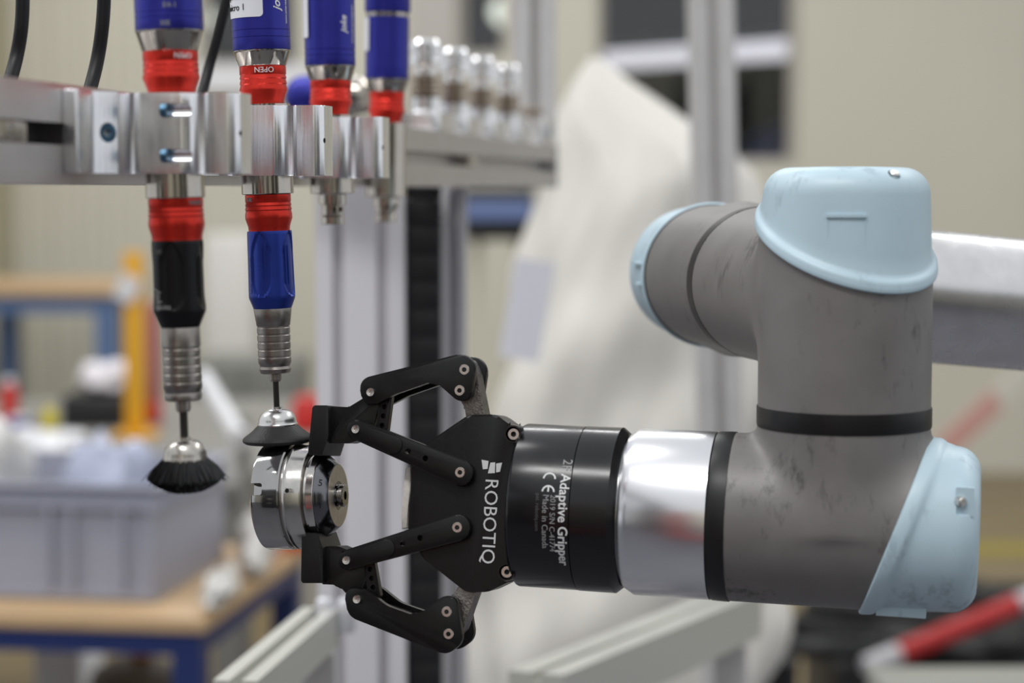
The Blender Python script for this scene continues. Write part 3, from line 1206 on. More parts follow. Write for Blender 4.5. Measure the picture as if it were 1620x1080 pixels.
# cap of the third housing (axis bdir), rim slanted only a little
Mb = zto(Pu, bdir)
bm = oblique_cap(Mb, RW - 0.0004, s_r2 + 0.0015, 0.0, 0.0, s_r2 + 0.056, 0.010, 0.0020, 0.004)
cap_o = obj('joint_cap', bm, PALE, arm, smooth=40)
xm_, ym_ = Mb.to_3x3().col[0], Mb.to_3x3().col[1]
for (dz, L_) in ((0.0065, 0.020), (-0.0055, 0.012)):
    base = Pu + bdir * (s_r2 + 0.010)
    sidev = Vector((-bdir.y, bdir.x, 0)).normalized()
    if sidev.x > 0:
        sidev = -sidev
    bm = B()
    Mr = frame(base + Vector((0, 0, dz)), bdir, Vector((0, 0, 1)).cross(bdir), Vector((0, 0, 1)))
    yy = Mr.inverted() @ (base + sidev * RW)
    box(bm, 0, L_, yy.y - 0.0014, yy.y + 0.0014, dz * 0 - 0.0007, 0.0007, Mr, 0.0003)
    obj('rib', bm, PALE, cap_o)

# ------------------------------------------------------------------ workpiece
WC = on_plane(G, 430, 785, 0)
W0 = G @ Vector((WC[0], 0, WC[1]))
W1q = on_plane(G, 536, 783, 0)
W1 = G @ Vector((W1q[0], 0, W1q[1]))
wdir = (W1 - W0).normalized()
wdir = (wdir + Vector((0.0, -0.035, 0))).normalized()
WM = zto(W0, wdir)
wk = thing('steel_ring', 'polished steel tool ring held in the gripper under the grinding brush', 'workpiece', W0)
u = lambda px: (px - 430) * ((W1 - W0).length / 106.0)
rw = lambda p_: p_ / 3235.0
bm = B()
lathe(bm, [(u(424), rw(60)), (u(424), rw(80)), (u(426), rw(83.5)), (u(429), rw(84.5)), (u(467), rw(85)), (u(469.5), rw(83.5)), (u(470), rw(78))], WM, 160)
cut = B()
# keyway notch on the visible front of the rim
fr = (CAM - W0).normalized()
fr = (fr - wdir * fr.dot(wdir)).normalized()
ang = math.radians(-8)
nd = Matrix.Rotation(ang, 4, wdir) @ fr
NM = frame(W0, wdir, nd, wdir.cross(nd))
plate(cut, rounded([(u(415), -rw(9.5), 0), (u(444), -rw(9.5), rw(4)), (u(444), rw(9.5), rw(4)), (u(415), rw(9.5), 0)], 4), rw(63), rw(95), NM)
bm = boolean(bm, cut)
obj('flange', bm, STEEL_MIR, wk, label='mirror-bright flange with a keyway notch', smooth=30)
bm = B()
lathe(bm, [(u(470), rw(77)), (u(475), rw(77)), (u(475.3), rw(84.3)), (u(477), rw(85)), (u(478.5), rw(83)), (u(480), rw(82)), (u(500), rw(80)), (u(502), rw(79))], WM, 160)
cut = B()
NM2 = frame(W0 + wdir * u(480), (Matrix.Rotation(math.radians(2), 4, wdir) @ fr), wdir, (Matrix.Rotation(math.radians(2), 4, wdir) @ fr).cross(wdir))
lathe(cut, [(rw(72), rw(3.4)), (rw(95), rw(3.4))], zto(W0 + wdir * u(483), Matrix.Rotation(math.radians(-6), 4, wdir) @ fr), 16)
bm = boolean(bm, cut)
obj('body', bm, STEEL, wk, smooth=30)
bm = B()  # plug that puts the drilled hole's shade into its colour
lathe(bm, [(rw(74), rw(3.3)), (rw(81.2), rw(3.3))], zto(W0 + wdir * u(483), Matrix.Rotation(math.radians(-6), 4, wdir) @ fr), 14)
obj('oil_hole_shade', bm, HOLE, wk)
bm = B()
lathe(bm, [(u(502), rw(76)), (u(502.5), rw(66)), (u(506), rw(64.5)), (u(506.5), rw(68)), (u(516), rw(67)), (u(517), rw(66))], WM, 160)
obj('groove_ring', bm, STEEL, wk)
bm = B()
lathe(bm, [(u(517), rw(65.5)), (u(518), rw(66)), (u(520), rw(65)), (u(536), rw(50.6)), (u(536.4), rw(49.8)), (u(536.4), rw(46))], WM, 160)
obj('cone', bm, STEEL_CONE, wk, label='dark polished cone with stamped marks')
bm = B()
lathe_closed(bm, [(u(534), rw(49.0)), (u(536.9), rw(49.0)), (u(536.9), rw(23)), (u(532), rw(22)), (u(532), rw(8)), (u(530), rw(8)), (u(530), rw(49))], WM, 160)
obj('end_face', bm, STEEL_BR, wk, label='brushed flat end face')
bm = B()
lathe_closed(bm, [(u(529), rw(7)), (u(529), rw(18)), (u(538), rw(18)), (u(538.5), rw(15)), (u(541), rw(15)), (u(541.5), rw(18)), (u(546.5), rw(18)), (u(547.5), rw(16.5)), (u(547.5), rw(7))], WM, 64)
obj('hub', bm, STEEL_MIR, wk)
bm = B()
lathe(bm, [(u(529), rw(7.2)), (u(541), rw(7.2))], WM, 24)
obj('bore', bm, HOLE, wk)
# stamped figures on the cone
for (bd, degs, s_) in (('5', 20, 15), ('1', -14, 13)):
    bm = text_bm(bd, rw(s_), extrude=0.0001)
    xh, rh = (u(521) + u(535)) / 2, rw(57.5)
    sl = Vector((u(535) - u(519), rw(50.5) - rw(65)))
    sl.normalize()
    nrm_ = Vector((-sl.y, sl.x))
    for v in bm.verts:
        tx, ty, tz = v.co
        an = -math.radians(degs) - (ty - rw(5)) / rh
        along = tx - rw(6)
        h_ = xh + along * sl.x + (0.0002 + tz) * nrm_.x
        r_ = rh + along * sl.y + (0.0002 + tz) * nrm_.y
        radial = Matrix.Rotation(an, 4, wdir) @ fr
        v.co = W0 + wdir * h_ + radial * r_
    obj('stamped_figure', bm, ETCH, wk)
for degs in (-5, 24):
    bm = B()
    xh0, xh1 = u(525), u(531)
    radial = Matrix.Rotation(math.radians(degs), 4, wdir) @ fr
    tang = wdir.cross(radial)
    for (h_, px_) in ((xh0, 1), (xh1, 1)):
        pass
    Mt = frame(W0, wdir, radial, tang)
    a0_, a1_ = rw(65) - (u(525) - u(519)) * (rw(14.5) / (u(535) - u(519))), rw(65) - (u(531) - u(519)) * (rw(14.5) / (u(535) - u(519)))
    vs = [bm.verts.new(Mt @ Vector(p)) for p in ((xh0, a0_ + 0.0002, -0.0002), (xh1, a1_ + 0.0002, -0.0002), (xh1, a1_ + 0.0002, 0.0002), (xh0, a0_ + 0.0002, 0.0002),
                                               (xh0, a0_ - 0.0004, -0.0002), (xh1, a1_ - 0.0004, -0.0002), (xh1, a1_ - 0.0004, 0.0002), (xh0, a0_ - 0.0004, 0.0002))]
    for f in ((0, 1, 2, 3), (7, 6, 5, 4), (0, 4, 5, 1), (1, 5, 6, 2), (2, 6, 7, 3), (3, 7, 4, 0)):
        bm.faces.new([vs[i] for i in f])
    obj('scale_mark', bm, ETCH, wk)

# ------------------------------------------------------------------ hanging tools
# each tool: pixel axis (x at two heights), depth
def tool_frame(x0, y0, x1, y1, Y):
    a_, b_ = P(x0, y0, Y), P(x1, y1, Y)
    d = (a_ - b_).normalized()                   # local Z up the tool
    # local -Y faces the camera
    f_ = (a_ - CAM)
    f_ = (f_ - d * f_.dot(d)).normalized()
    x_ = f_.cross(d)
    return frame(a_, x_, f_, d), d


class Tool:
    def __init__(s, x0, y0, x1, y1, Y):
        s.M, s.d = tool_frame(x0, y0, x1, y1, Y)
        s.Y = Y
        s.line = (x0, y0, x1, y1)

    def h(s, py):
        """height along the axis (local z) of pixel row py"""
        x0, y0, x1, y1 = s.line
        px = x0 + (x1 - x0) * (py - y0) / (y1 - y0)
        return (s.M.inverted() @ P(px, py, s.Y)).z

    def r(s, wpx):
        return wpx / 2.0 * s.Y / F_PX * 1.0

    def prof(s, pts):
        return [(s.h(py), s.r(w)) for py, w in pts]


def ribs(y0, y1, w, n, d):
    """(py, width) of a grooved sleeve"""
    out = []
    for k in range(n):
        a_ = y0 + (y1 - y0) * k / n
        b_ = y0 + (y1 - y0) * (k + 1) / n
        g = (b_ - a_)
        out += [(a_ + g * 0.05, w - d), (a_ + g * 0.22, w - d), (a_ + g * 0.30, w), (b_ - g * 0.02, w)]
    return out


def wrap_on(T, body, size, h0, ang0, R, m, parent, mode='h', **kw):
    """mode h: upright; u: upside down; v: reading upwards"""
    bm = text_bm(body, size, **kw)
    for v in bm.verts:
        a_, b_, dz = v.co
        if mode == 'u':
            a_, b_ = -a_, -b_
        elif mode == 'v':
            a_, b_ = -b_, a_
        elif mode == 'd':
            a_, b_ = b_, -a_
        an = math.radians(ang0) + a_ / R
        rr = R + 0.0001 + dz
        v.co = T.M @ Vector((rr * math.sin(an), -rr * math.cos(an), h0 + b_))
    return obj('lettering', bm, m, parent)


def sticker(T, h0, h1, a0, a1, R, parent, corner=0.002):
    n = 14
    pts = rounded([(math.radians(a0) * R, h0, corner), (math.radians(a1) * R, h0, corner), (math.radians(a1) * R, h1, corner), (math.radians(a0) * R, h1, corner)], 4)
    bm = B()
    xs = sorted({round(p[0], 6) for p in pts} | {math.radians(a0 + (a1 - a0) * k / n) * R for k in range(n + 1)})
    lo = min(p[0] for p in pts)
    hi = max(p[0] for p in pts)

    def span(x):
        ys = []
        N = len(pts)
        for i in range(N):
            (xa, ya), (xb, yb) = pts[i], pts[(i + 1) % N]
            if abs(xb - xa) < 1e-9:
                if abs(x - xa) < 1e-6:
                    ys += [ya, yb]
                continue
            if min(xa, xb) - 1e-9 <= x <= max(xa, xb) + 1e-9:
                ys.append(ya + (yb - ya) * (x - xa) / (xb - xa))
        return min(ys), max(ys)
    prev = None
    for x in xs:
        y0, y1 = span(min(max(x, lo), hi))
        an = x / R
        c = [bm.verts.new(T.M @ Vector((rr * math.sin(an), -rr * math.cos(an), z))) for rr in (R, R + 0.0002) for z in (y0, y1)]
        if prev:
            for (i0, i1) in ((0, 1), (1, 3), (3, 2), (2, 0)):
                bm.faces.new((prev[i0], c[i0], c[i1], prev[i1]))
        prev = c
    return obj('label', bm, LABEL_W, parent, label='white label stuck on the tool body')


def motor(T, root, yb, wb, gr_rows, ycone, wr, yred, wredbot, ytop=-90, extra=None):
    """blue motor body, nickel cone and red collar above the clamp"""
    bm = B()
    prof = [(ytop, wb * 0.96), (ytop + 2, wb)]
    for g in gr_rows:
        prof += [(g - 1.2, wb), (g - 0.6, wb - 1.6), (g + 0.6, wb - 1.6), (g + 1.2, wb)]
    prof += [(yb - 1, wb), (yb, wb - 1)]
    if extra:
        prof = [(ytop, wb * 1.03), (extra - 7, wb * 1.05), (extra - 4, wb * 1.02), (extra - 3, wb * 0.93), (extra + 3, wb * 0.93), (extra + 4, wb)] + prof[2:]
    lathe(bm, T.prof(prof)[::-1], T.M, 72)
    body = obj('motor_body', bm, BLUE, root)
    bm = B()
    lathe(bm, T.prof([(yb, wb - 2), (yb + 0.6, wb - 0.5), (yb + 3, wb - 0.8), (yb + 4.5, wb - 3), (ycone - 1, wr + 1), (ycone, wr - 1.5)])[::-1], T.M, 72)
    obj('nose_cone', bm, CHROME, root)
    d = yred - ycone
    w = wr
    p = [(ycone, w - 2), (ycone + 0.6, w), (ycone + d * 0.20, w), (ycone + d * 0.23, w - 2.2), (ycone + d * 0.31, w + 0.6), (ycone + d * 0.34, w - 2), (ycone + d * 0.45, w + 1),
         (ycone + d * 0.48, w - 1.5), (ycone + d * 0.58, w + 2), (ycone + d * 0.62, w + 2.4), (ycone + d * 0.88, wredbot), (yred - 0.8, wredbot), (yred, wredbot - 1)]
    bm = B()
    lathe(bm, T.prof(p)[::-1], T.M, 72)
    obj('lock_collar', bm, RED, root)
    return body


def sleeve(T, root, y0, y1, w):
    bm = B()
    lathe(bm, T.prof([(y0, w * 0.88), (y0 + 0.3, w - 1), (y1 - 1, w), (y1, w - 2)])[::-1], T.M, 72)
    obj('sleeve', bm, CHROME, root)


def handpiece(T, root, y, w, black, turn=-28):
    """y: dict of rows; red lower collar, fluted handle, collet, shank, cup"""
    ys, yr, yh0, yh1, yh2, yc1, yn, ysn, yt = y
    wr, wh0, wh1, wh2, wc, wn = w
    d = yr - ys
    p = [(ys, wr - 4), (ys + 0.8, wr - 1), (ys + d * 0.20, wr - 1), (ys + d * 0.23, wr - 2.6), (ys + d * 0.30, wr), (ys + d * 0.33, wr - 2), (ys + d * 0.42, wr + 0.6), (ys + d * 0.45, wr - 1.4),
         (ys + d * 0.55, wr + 1), (ys + d * 0.66, wr + 1.2), (ys + d * 0.88, wr - 7), (yr, wr - 8)]
    bm = B()
    lathe(bm, T.prof(p)[::-1], T.M, 72)
    obj('lock_collar', bm, RED, root)
    # fluted handle: lathe with six long shallow scallops
    bm = B()
    N, rows = 144, 40
    rings = []
    for j in range(rows + 1):
        f = j / rows
        py = yh0 + (yh2 - yh0) * f
        if py < yh1:
            wd = wh0 + (wh1 - wh0) * (py - yh0) / (yh1 - yh0)
        else:
            wd = wh1 + (wh2 - wh1) * (py - yh1) / (yh2 - yh1)
        hh, R = T.h(py), T.r(wd)
        if j == 0:
            R *= 0.985
        ring = []
        for i in range(N):
            an = 2 * PI * i / N
            # scallop opening: pointed-arch at the top, closing at the lower end
            g = (py - (yh0 + 2)) / (yh1 - yh0 - 2)
            width = 0.0
            if 0 < g < 0.97:
                width = math.radians(31) * (min(1.0, (g / 0.30)) ** 0.55) * (1 if g < 0.72 else math.sqrt(max(0, 1 - ((g - 0.72) / 0.25) ** 2)))
            best = 1.0
            k = (an - math.radians(turn)) / (PI / 2)
            off = (k - round(k)) * (PI / 2)
            dep = 0.0
            if width > 1e-4 and abs(off) < width:
                s_ = 1 - (abs(off) / width) ** 2
                dep = 0.075 * min(1.0, s_ * 2.6)
            ring.append(bm.verts.new((R * (1 - dep) * math.sin(an), -R * (1 - dep) * math.cos(an), hh)))
        rings.append(ring)
    for a_, b_ in zip(rings[:-1], rings[1:]):
        for i in range(N):
            k = (i + 1) % N
            bm.faces.new((a_[i], b_[i], b_[k], a_[k]))
    bm.faces.new(rings[0])
    bm.faces.new(rings[-1][::-1])
    bmesh.ops.transform(bm, matrix=T.M, verts=bm.verts)
    hd = obj('handle', bm, BLACK_H if black else BLUE_H, root, smooth=25)
    # milled lines in the scallops
    for an in (turn + 6, turn + 17, turn + 70, turn + 81):
        bm = B()
        Rm = T.r(wh1 * 0.928)
        for k in range(1):
            a_ = math.radians(an)
            p0 = T.M @ Vector((Rm * math.sin(a_), -Rm * math.cos(a_), T.h(yh0 + (yh1 - yh0) * 0.22)))
            p1 = T.M @ Vector((Rm * math.sin(a_), -Rm * math.cos(a_), T.h(yh0 + (yh1 - yh0) * (0.80 if abs(an) > 30 else 0.72))))
            tube(bm, [p0, p1], T.r(1.5), 6)
        obj('groove', bm, BLACK_H if black else BLUE_H, hd)
    # collet
    yb = yh2
    p = [(yb, wh2 - 1), (yb + 1, wh2), (yb + (yc1 - yb) * 0.26, wc + 1)]
    p += ribs(yb + (yc1 - yb) * 0.27, yb + (yc1 - yb) * 0.84, wc, 5, 1.8)
    p += [(yb + (yc1 - yb) * 0.86, wc - 3), (yb + (yc1 - yb) * 0.89, wc - 5), (yb + (yc1 - yb) * 0.93, wc - 1.5), (yc1 - 1.5, wc - 4), (yc1, wc - 10), (yc1, wn * 1.2)]
    bm = B()
    lathe(bm, T.prof(p)[::-1], T.M, 72)
    obj('collet', bm, STEEL_WORN, root)
    bm = B()
    lathe(bm, T.prof([(yc1, wn), (yn - 3, wn), (yn - 2.4, wn - 3), (yn, wn - 3.5), (yn, wn * 0.5)])[::-1], T.M, 32)
    obj('chuck', bm, STEEL_WORN, root)
    bm = B()
    lathe(bm, T.prof([(yn - 1, ysn), (yt, ysn)])[::-1], T.M, 24)
    obj('shank', bm, SHANK, root)


def cup(T, root, y0, y1, w, neck):
    bm = B()
    p = [(y0 - 4, neck), (y0 - 0.5, neck * 1.02), (y0, neck * 1.25)]
    for k in range(1, 10):
        an = PI / 2 * k / 9
        p.append((y0 + (y1 - y0) * 0.80 * (1 - math.cos(an)), neck * 1.25 + (w * 0.94 - neck * 1.25) * math.sin(an)))
    p += [(y1 - 2, w), (y1, w - 0.6), (y1, w * 0.8)]
    lathe(bm, T.prof(p)[::-1], T.M, 64)
    obj('brush_cup', bm, CUP_D if neck > 17 else CUP, root)


# tool 1: nearest, black handle, bristle brush
T1 = Tool(270.5, 110, 293.5, 745, 0.90)
t1 = thing('hanging_tool', 'motor tool with black handle and bushy black brush, nearest of the row', 'tool', T1.M.translation, 'hanging motor tools')
motor(T1, t1, 49, 107, [22, 30], 82, 87, 150, 76)
sleeve(T1, t1, 150, 313, 93)
handpiece(T1, t1, (313, 380, 380, 492, 517, 633, 651, 13, 698), (87, 81, 82.5, 61, 61, 24), True, -17)
cup(T1, t1, 695, 729, 73, 19)
wrap_on(T1, '30E', T1.r(22), T1.h(44), -16, T1.r(107), GREY_INK, t1)
wrap_on(T1, 'OPEN', T1.r(24), T1.h(86), 48, T1.r(87), WHITE_INK, t1, 'u')
wrap_on(T1, 'joke', T1.r(38), T1.h(455), -58, T1.r(84), GREY_INK, t1, 'd', shear=0.3)
wrap_on(T1, 'E4-1', T1.r(24), T1.h(16), -10, T1.r(107), GREY_INK, t1)
wrap_on(T1, 'OPEN', T1.r(20), T1.h(317), 62, T1.r(87), GREY_INK, t1, 'u')
wrap_on(T1, '50.000', T1.r(17), T1.h(487), -50, T1.r(84), GREY_INK, t1)
wrap_on(T1, '50E', T1.r(19), T1.h(400), -54, T1.r(84), mat('faint_print', rgb(96, 94, 92), 0.6), t1)
# bristles
bm = B()
hb0, hb1 = T1.h(728), T1.h(779)
rc_, ro_ = T1.r(70), T1.r(124)
for i in range(2600):
    f = math.sqrt(rng.random())
    an = rng.random() * 2 * PI
    f2 = f * (0.97 + 0.06 * rng.random())
    a2 = an + rng.normal() * 0.05
    top = Vector((rc_ * f * math.cos(an), rc_ * f * math.sin(an), hb0 + 0.001))
    Lz = (hb1 - hb0) * (1.0 - 0.48 * f2 ** 2.6) * (0.96 + 0.06 * rng.random())
    stray = 1.0 + (0.22 if rng.random() < 0.012 else 0.0)
    end = Vector((ro_ * f2 * stray * math.cos(a2), ro_ * f2 * stray * math.sin(a2), hb0 + Lz))
    mid = (top + end) / 2 + Vector((math.cos(an), math.sin(an), 0)) * (ro_ - rc_) * 0.10 * f
    r0 = 0.00022
    prev = None
    for p_ in (top, mid, end):
        tr_ = [bm.verts.new(p_ + Vector((math.cos(c_), math.sin(c_), 0)) * r0) for c_ in (0, 2.1, 4.2)]
        if prev:
            for k in range(3):
                bm.faces.new((prev[k], prev[(k + 1) % 3], tr_[(k + 1) % 3], tr_[k]))
        prev = tr_
    bm.faces.new(prev)
lathe(bm, [(hb0 + (hb1 - hb0) * 0.80, 0.0008), (hb0 + (hb1 - hb0) * 0.72, ro_ * 0.45), (hb0 + (hb1 - hb0) * 0.42, ro_ * 0.80), (hb0 + (hb1 - hb0) * 0.1, rc_ * 1.02), (hb0 + 0.001, rc_ * 0.9)], None, 40)
bmesh.ops.transform(bm, matrix=T1.M, verts=bm.verts)
o = obj('bristles', bm, BRISTLE, t1)
o['kind'] = 'stuff'

# tool 2: in focus, blue handle, spinning-type flared brush
T2 = Tool(413.5, 60, 438.5, 660, 1.03)
t2 = thing('hanging_tool', 'motor tool with blue handle whose flared brush touches the steel ring', 'tool', T2.M.translation, 'hanging motor tools')
motor(T2, t2, 80, 91, [49.5, 61], 105, 73, 167, 64)
sleeve(T2, t2, 165, 307, 82)
handpiece(T2, t2, (307, 365, 365, 470, 487, 590, 603, 9.5, 645), (73, 70.5, 73.5, 60.5, 52.5, 20), False)
cup(T2, t2, 647, 672, 64, 17)
bm = B()
lathe(bm, T2.prof([(668, 56), (672, 63.5), (680, 80), (686, 96), (690.5, 109), (694, 113), (697, 111.5), (699.5, 104), (700.5, 86), (699, 60), (690, 30), (680, 10)])[::-1], T2.M, 96)
obj('bristle_skirt', bm, SKIRT, t2, label='black flared brush skirt')
sticker(T2, T2.h(30), T2.h(-60), -92, 5, T2.r(91) + 0.0001, t2)
wrap_on(T2, 'micro 1', T2.r(28), T2.h(18.5), -84, T2.r(91) + 0.0003, DARK_INK, t2)
wrap_on(T2, 'spindle', T2.r(28), T2.h(1), -84, T2.r(91) + 0.0003, DARK_INK, t2)
wrap_on(T2, 'joke', T2.r(38), T2.h(20), 42, T2.r(91), WHITE_INK, t2, 'v', shear=0.3, bold=0.0001)
wrap_on(T2, 'www.joke-technology.com', T2.r(13), T2.h(40), 62, T2.r(91), WHITE_INK, t2, 'v')
wrap_on(T2, 'OPEN', T2.r(24), T2.h(108), 28, T2.r(73), WHITE_INK, t2, 'u')
wrap_on(T2, '30E', T2.r(18), T2.h(318), -64, T2.r(73), GREY_INK, t2)
wrap_on(T2, 'www.joke.de 50.000', T2.r(14), T2.h(462), -58, T2.r(74.5), mat('pale_blue_print', rgb(110, 120, 165), 0.6), t2, 'v')

# tools 3 and 4: no handpiece fitted, bare spindle noses
for (T_, lab, yb, wb, gr_r, yc, wr, yrd, wrb, ex_, y0s, y1s, ws, yp, stk) in (
        (Tool(521.5, 30, 526.0, 330, 1.185), 'motor tool with bare spindle nose, right behind the blue-handled one', 104, 79.5, [80, 89], 128, 65, 182, 56, None, 182, 306, 69, 355, (61, -60)),
        (Tool(613.0, 30, 610.5, 330, 1.345), 'smaller waisted motor tool with bare spindle nose, farthest of the row', 125, 68.5, [111, 117], 146, 55.5, 194, 48, 24, 194, 311, 63, 351, (82, 30))):
    t3 = thing('hanging_tool', lab, 'tool', T_.M.translation, 'hanging motor tools')
    motor(T_, t3, yb, wb, gr_r, yc, wr, yrd, wrb, -90, ex_)
    sleeve(T_, t3, y0s, y1s, ws)
    bm = B()
    k = ws / 69.0
    lathe(bm, T_.prof([(y1s - 2, 50 * k), (y1s + 2, 44 * k), (y1s + 17, 43 * k), (y1s + 18, 35 * k), (yp - 15, 34 * k), (yp - 14, 31 * k), (yp - 12, 36 * k), (yp - 1, 36 * k), (yp, 33 * k)])[::-1], T_.M, 40)
    cut = B()
    for an in (3, 93, 48):
        hz = T_.h(yp - 24)
        dirv = T_.M.to_3x3() @ Vector((math.sin(math.radians(an)), -math.cos(math.radians(an)), 0))
        c0 = T_.M @ Vector((0, 0, hz))
        lathe(cut, [(T_.r(10), T_.r(9)), (T_.r(50), T_.r(9))], zto(c0, dirv), 16)
    bm = boolean(bm, cut)
    obj('spindle_nose', bm, CHROME, t3, smooth=30)
    sticker(T_, T_.h(stk[0]), T_.h(stk[1]), -112, -54, T_.r(wb) + 0.0006, t3, 0.001)
    if ex_:
        bm = B()
        lathe_closed(bm, T_.prof([(ex_ - 2.8, wb * 0.90), (ex_ - 2.8, wb * 0.965), (ex_ + 2.8, wb * 0.965), (ex_ + 2.8, wb * 0.90)]), T_.M, 48)
        obj('waist_ring', bm, CHROME, t3)
    if not ex_:
        wrap_on(T_, 'joke', T_.r(30), T_.h(54), 40, T_.r(wb), WHITE_INK, t3, 'v', shear=0.3, bold=0.0001)
        wrap_on(T_, 'www.joke-technology.com', T_.r(11), T_.h(70), 64, T_.r(wb), WHITE_INK, t3, 'v')

# ------------------------------------------------------------------ beam and clamps
du = Vector((0.185, 0.983, 0)).normalized()
dv = Vector((du.y, -du.x, 0))
Tc = [T1, T2]
tool_xy = []
for (px, py, Y) in ((276.0, 213, 0.90), (420.5, 220, 1.03), (524, 232, 1.185), (611.5, 240, 1.345)):
    tool_xy.append(P(px, py, Y))
beam0 = tool_xy[0] - dv * 0.0290
BZ0, BZ1 = CAM_H + 0.0022, CAM_H + 0.0430
Lb0, Lb1 = -0.42, 1.17
BM = frame(Vector((beam0.x, beam0.y, 0)), dv, du, Vector((0, 0, 1)))
beam = thing('slotted_beam', 'long slotted aluminium beam carrying the clamped tools', 'beam', Vector((beam0.x, beam0.y, BZ0)) + du * 0.4)
zm = (BZ0 + BZ1) / 2
sec = [(-0.040, BZ0), (0.0, BZ0), (0.0, zm - 0.0045), (-0.0045, zm - 0.0045), (-0.0045, zm - 0.009), (-0.013, zm - 0.005), (-0.013, zm + 0.005), (-0.0045, zm + 0.009), (-0.0045, zm + 0.0045), (0.0, zm + 0.0045), (0.0, BZ1), (-0.040, BZ1)]
bm = B()
plate(bm, sec, Lb0, Lb1, BM)
obj('profile', bm, ALU_DULL, beam)
for (s0, s1) in ((-0.115, -0.085), (0.22, 0.24), (0.76, 0.79)):
    bm = B()
    box(bm, -0.009, -0.001, s0, s1, zm - 0.0043, zm + 0.0043, BM, 0.0004)
    obj('slot_nut', bm, CHROME, beam)
bm = B()
box(bm, -0.041, 0.001, Lb1, Lb1 + 0.004, BZ0 - 0.0005, BZ1 + 0.0005, BM)
obj('end_cap', bm, mat('grey_end_cap', rgb(150, 150, 150), 0.5), beam)

for i, c in enumerate(tool_xy):
    z0, z1 = CAM_H + 0.0068, CAM_H + 0.0408
    if i >= 2:
        z0, z1 = CAM_H + 0.0066, CAM_H + 0.0405
    # distance of this tool's axis from the beam face
    off = (c - beam0).dot(dv)
    K = frame(Vector((c.x, c.y, 0)), dv, du, Vector((0, 0, 1)))
    e = -off + 0.0002
    pts = [(e, -0.052, 0), (e + 0.006, -0.052, 0.001), (e + 0.006, -0.036, 0.005), (-0.0165, -0.023, 0.006), (-0.0135, -0.0085, 0.0015), (-0.013, -0.0165, 0.011), (0.013, -0.0165, 0.011),
           (0.0155, -0.0070, 0.004), (0.0175, -0.0115, 0.003), (0.032, -0.0115, 0.005), (0.032, 0.0115, 0.005), (0.0175, 0.0115, 0.003), (0.0155, 0.0070, 0.004), (0.013, 0.0165, 0.011), (-0.013, 0.0165, 0.011),
           (-0.0135, 0.0085, 0.0015), (-0.0165, 0.023, 0.006), (e + 0.006, 0.036, 0.005), (e + 0.006, 0.052, 0.001), (e, 0.052, 0)]
    bm = B()
    prism_z(bm, rounded(pts, 8), z0, z1, K, 0.0005)
    cut = B()
    Tt = None
    lathe(cut, [(z0 - 0.01, 0.01275), (z1 + 0.01, 0.01275)], K, 48)
    if i in (0, 3):
        for zz in (z0 + 0.0075, z1 - 0.0075):
            lathe(cut, [(0.0005, 0.0030), (0.024, 0.0030)], zto(K @ Vector((0, -0.0172, zz)), dv), 20)
    # bolt counterbore in the near lobe and a set-screw hole in the outer lobe
    nb = (dv * 0.62 - du * 0.78).normalized()
    pb = K @ Vector((-0.0195, -0.0275, (z0 + z1) / 2))
    lathe(cut, [(-0.0035, 0.0042), (0.02, 0.0042)], zto(pb, nb), 24)
    nh = (dv * 0.92 - du * 0.40).normalized()
    ph = K @ Vector((0.0305, -0.0065, (z0 + z1) / 2))
    lathe(cut, [(-0.006, 0.0013), (0.01, 0.0013)], zto(ph, nh), 14)
    bm = boolean(bm, cut)
    t = thing('tool_clamp', ['lobed aluminium clamp with two cross screws around the nearest black-handled tool',
                             'plain lobed aluminium clamp around the blue-handled tool',
                             'plain lobed aluminium clamp around the third tool of the row',
                             'lobed aluminium clamp with two cross screws around the farthest waisted tool'][i], 'clamp', Vector((c.x, c.y, z0)), 'tool clamps on the beam')
    obj('clamp_body', bm, ALU, t, smooth=28)
    bm = B()
    lathe_closed(bm, [(-0.0034, 0.0040), (-0.0005, 0.0040), (0.0, 0.0034), (0.0, 0.0017), (-0.0034, 0.0016)], zto(pb, nb), 24)
    obj('bolt', bm, ZINC, t, label='blue zinc bolt')
    if i in (0, 3):
        for zz in (z0 + 0.0075, z1 - 0.0075):
            bm = B()
            lathe(bm, [(0.0006, 0.0027), (0.0028, 0.0027), (0.0034, 0.0022)], zto(K @ Vector((0, -0.0172, zz)), dv), 16)
            obj('cross_screw', bm, ZINC, t)

BRIGHT = mat('bright_nickel', (0.93, 0.93, 0.94, 1), 0.22, 1.0)
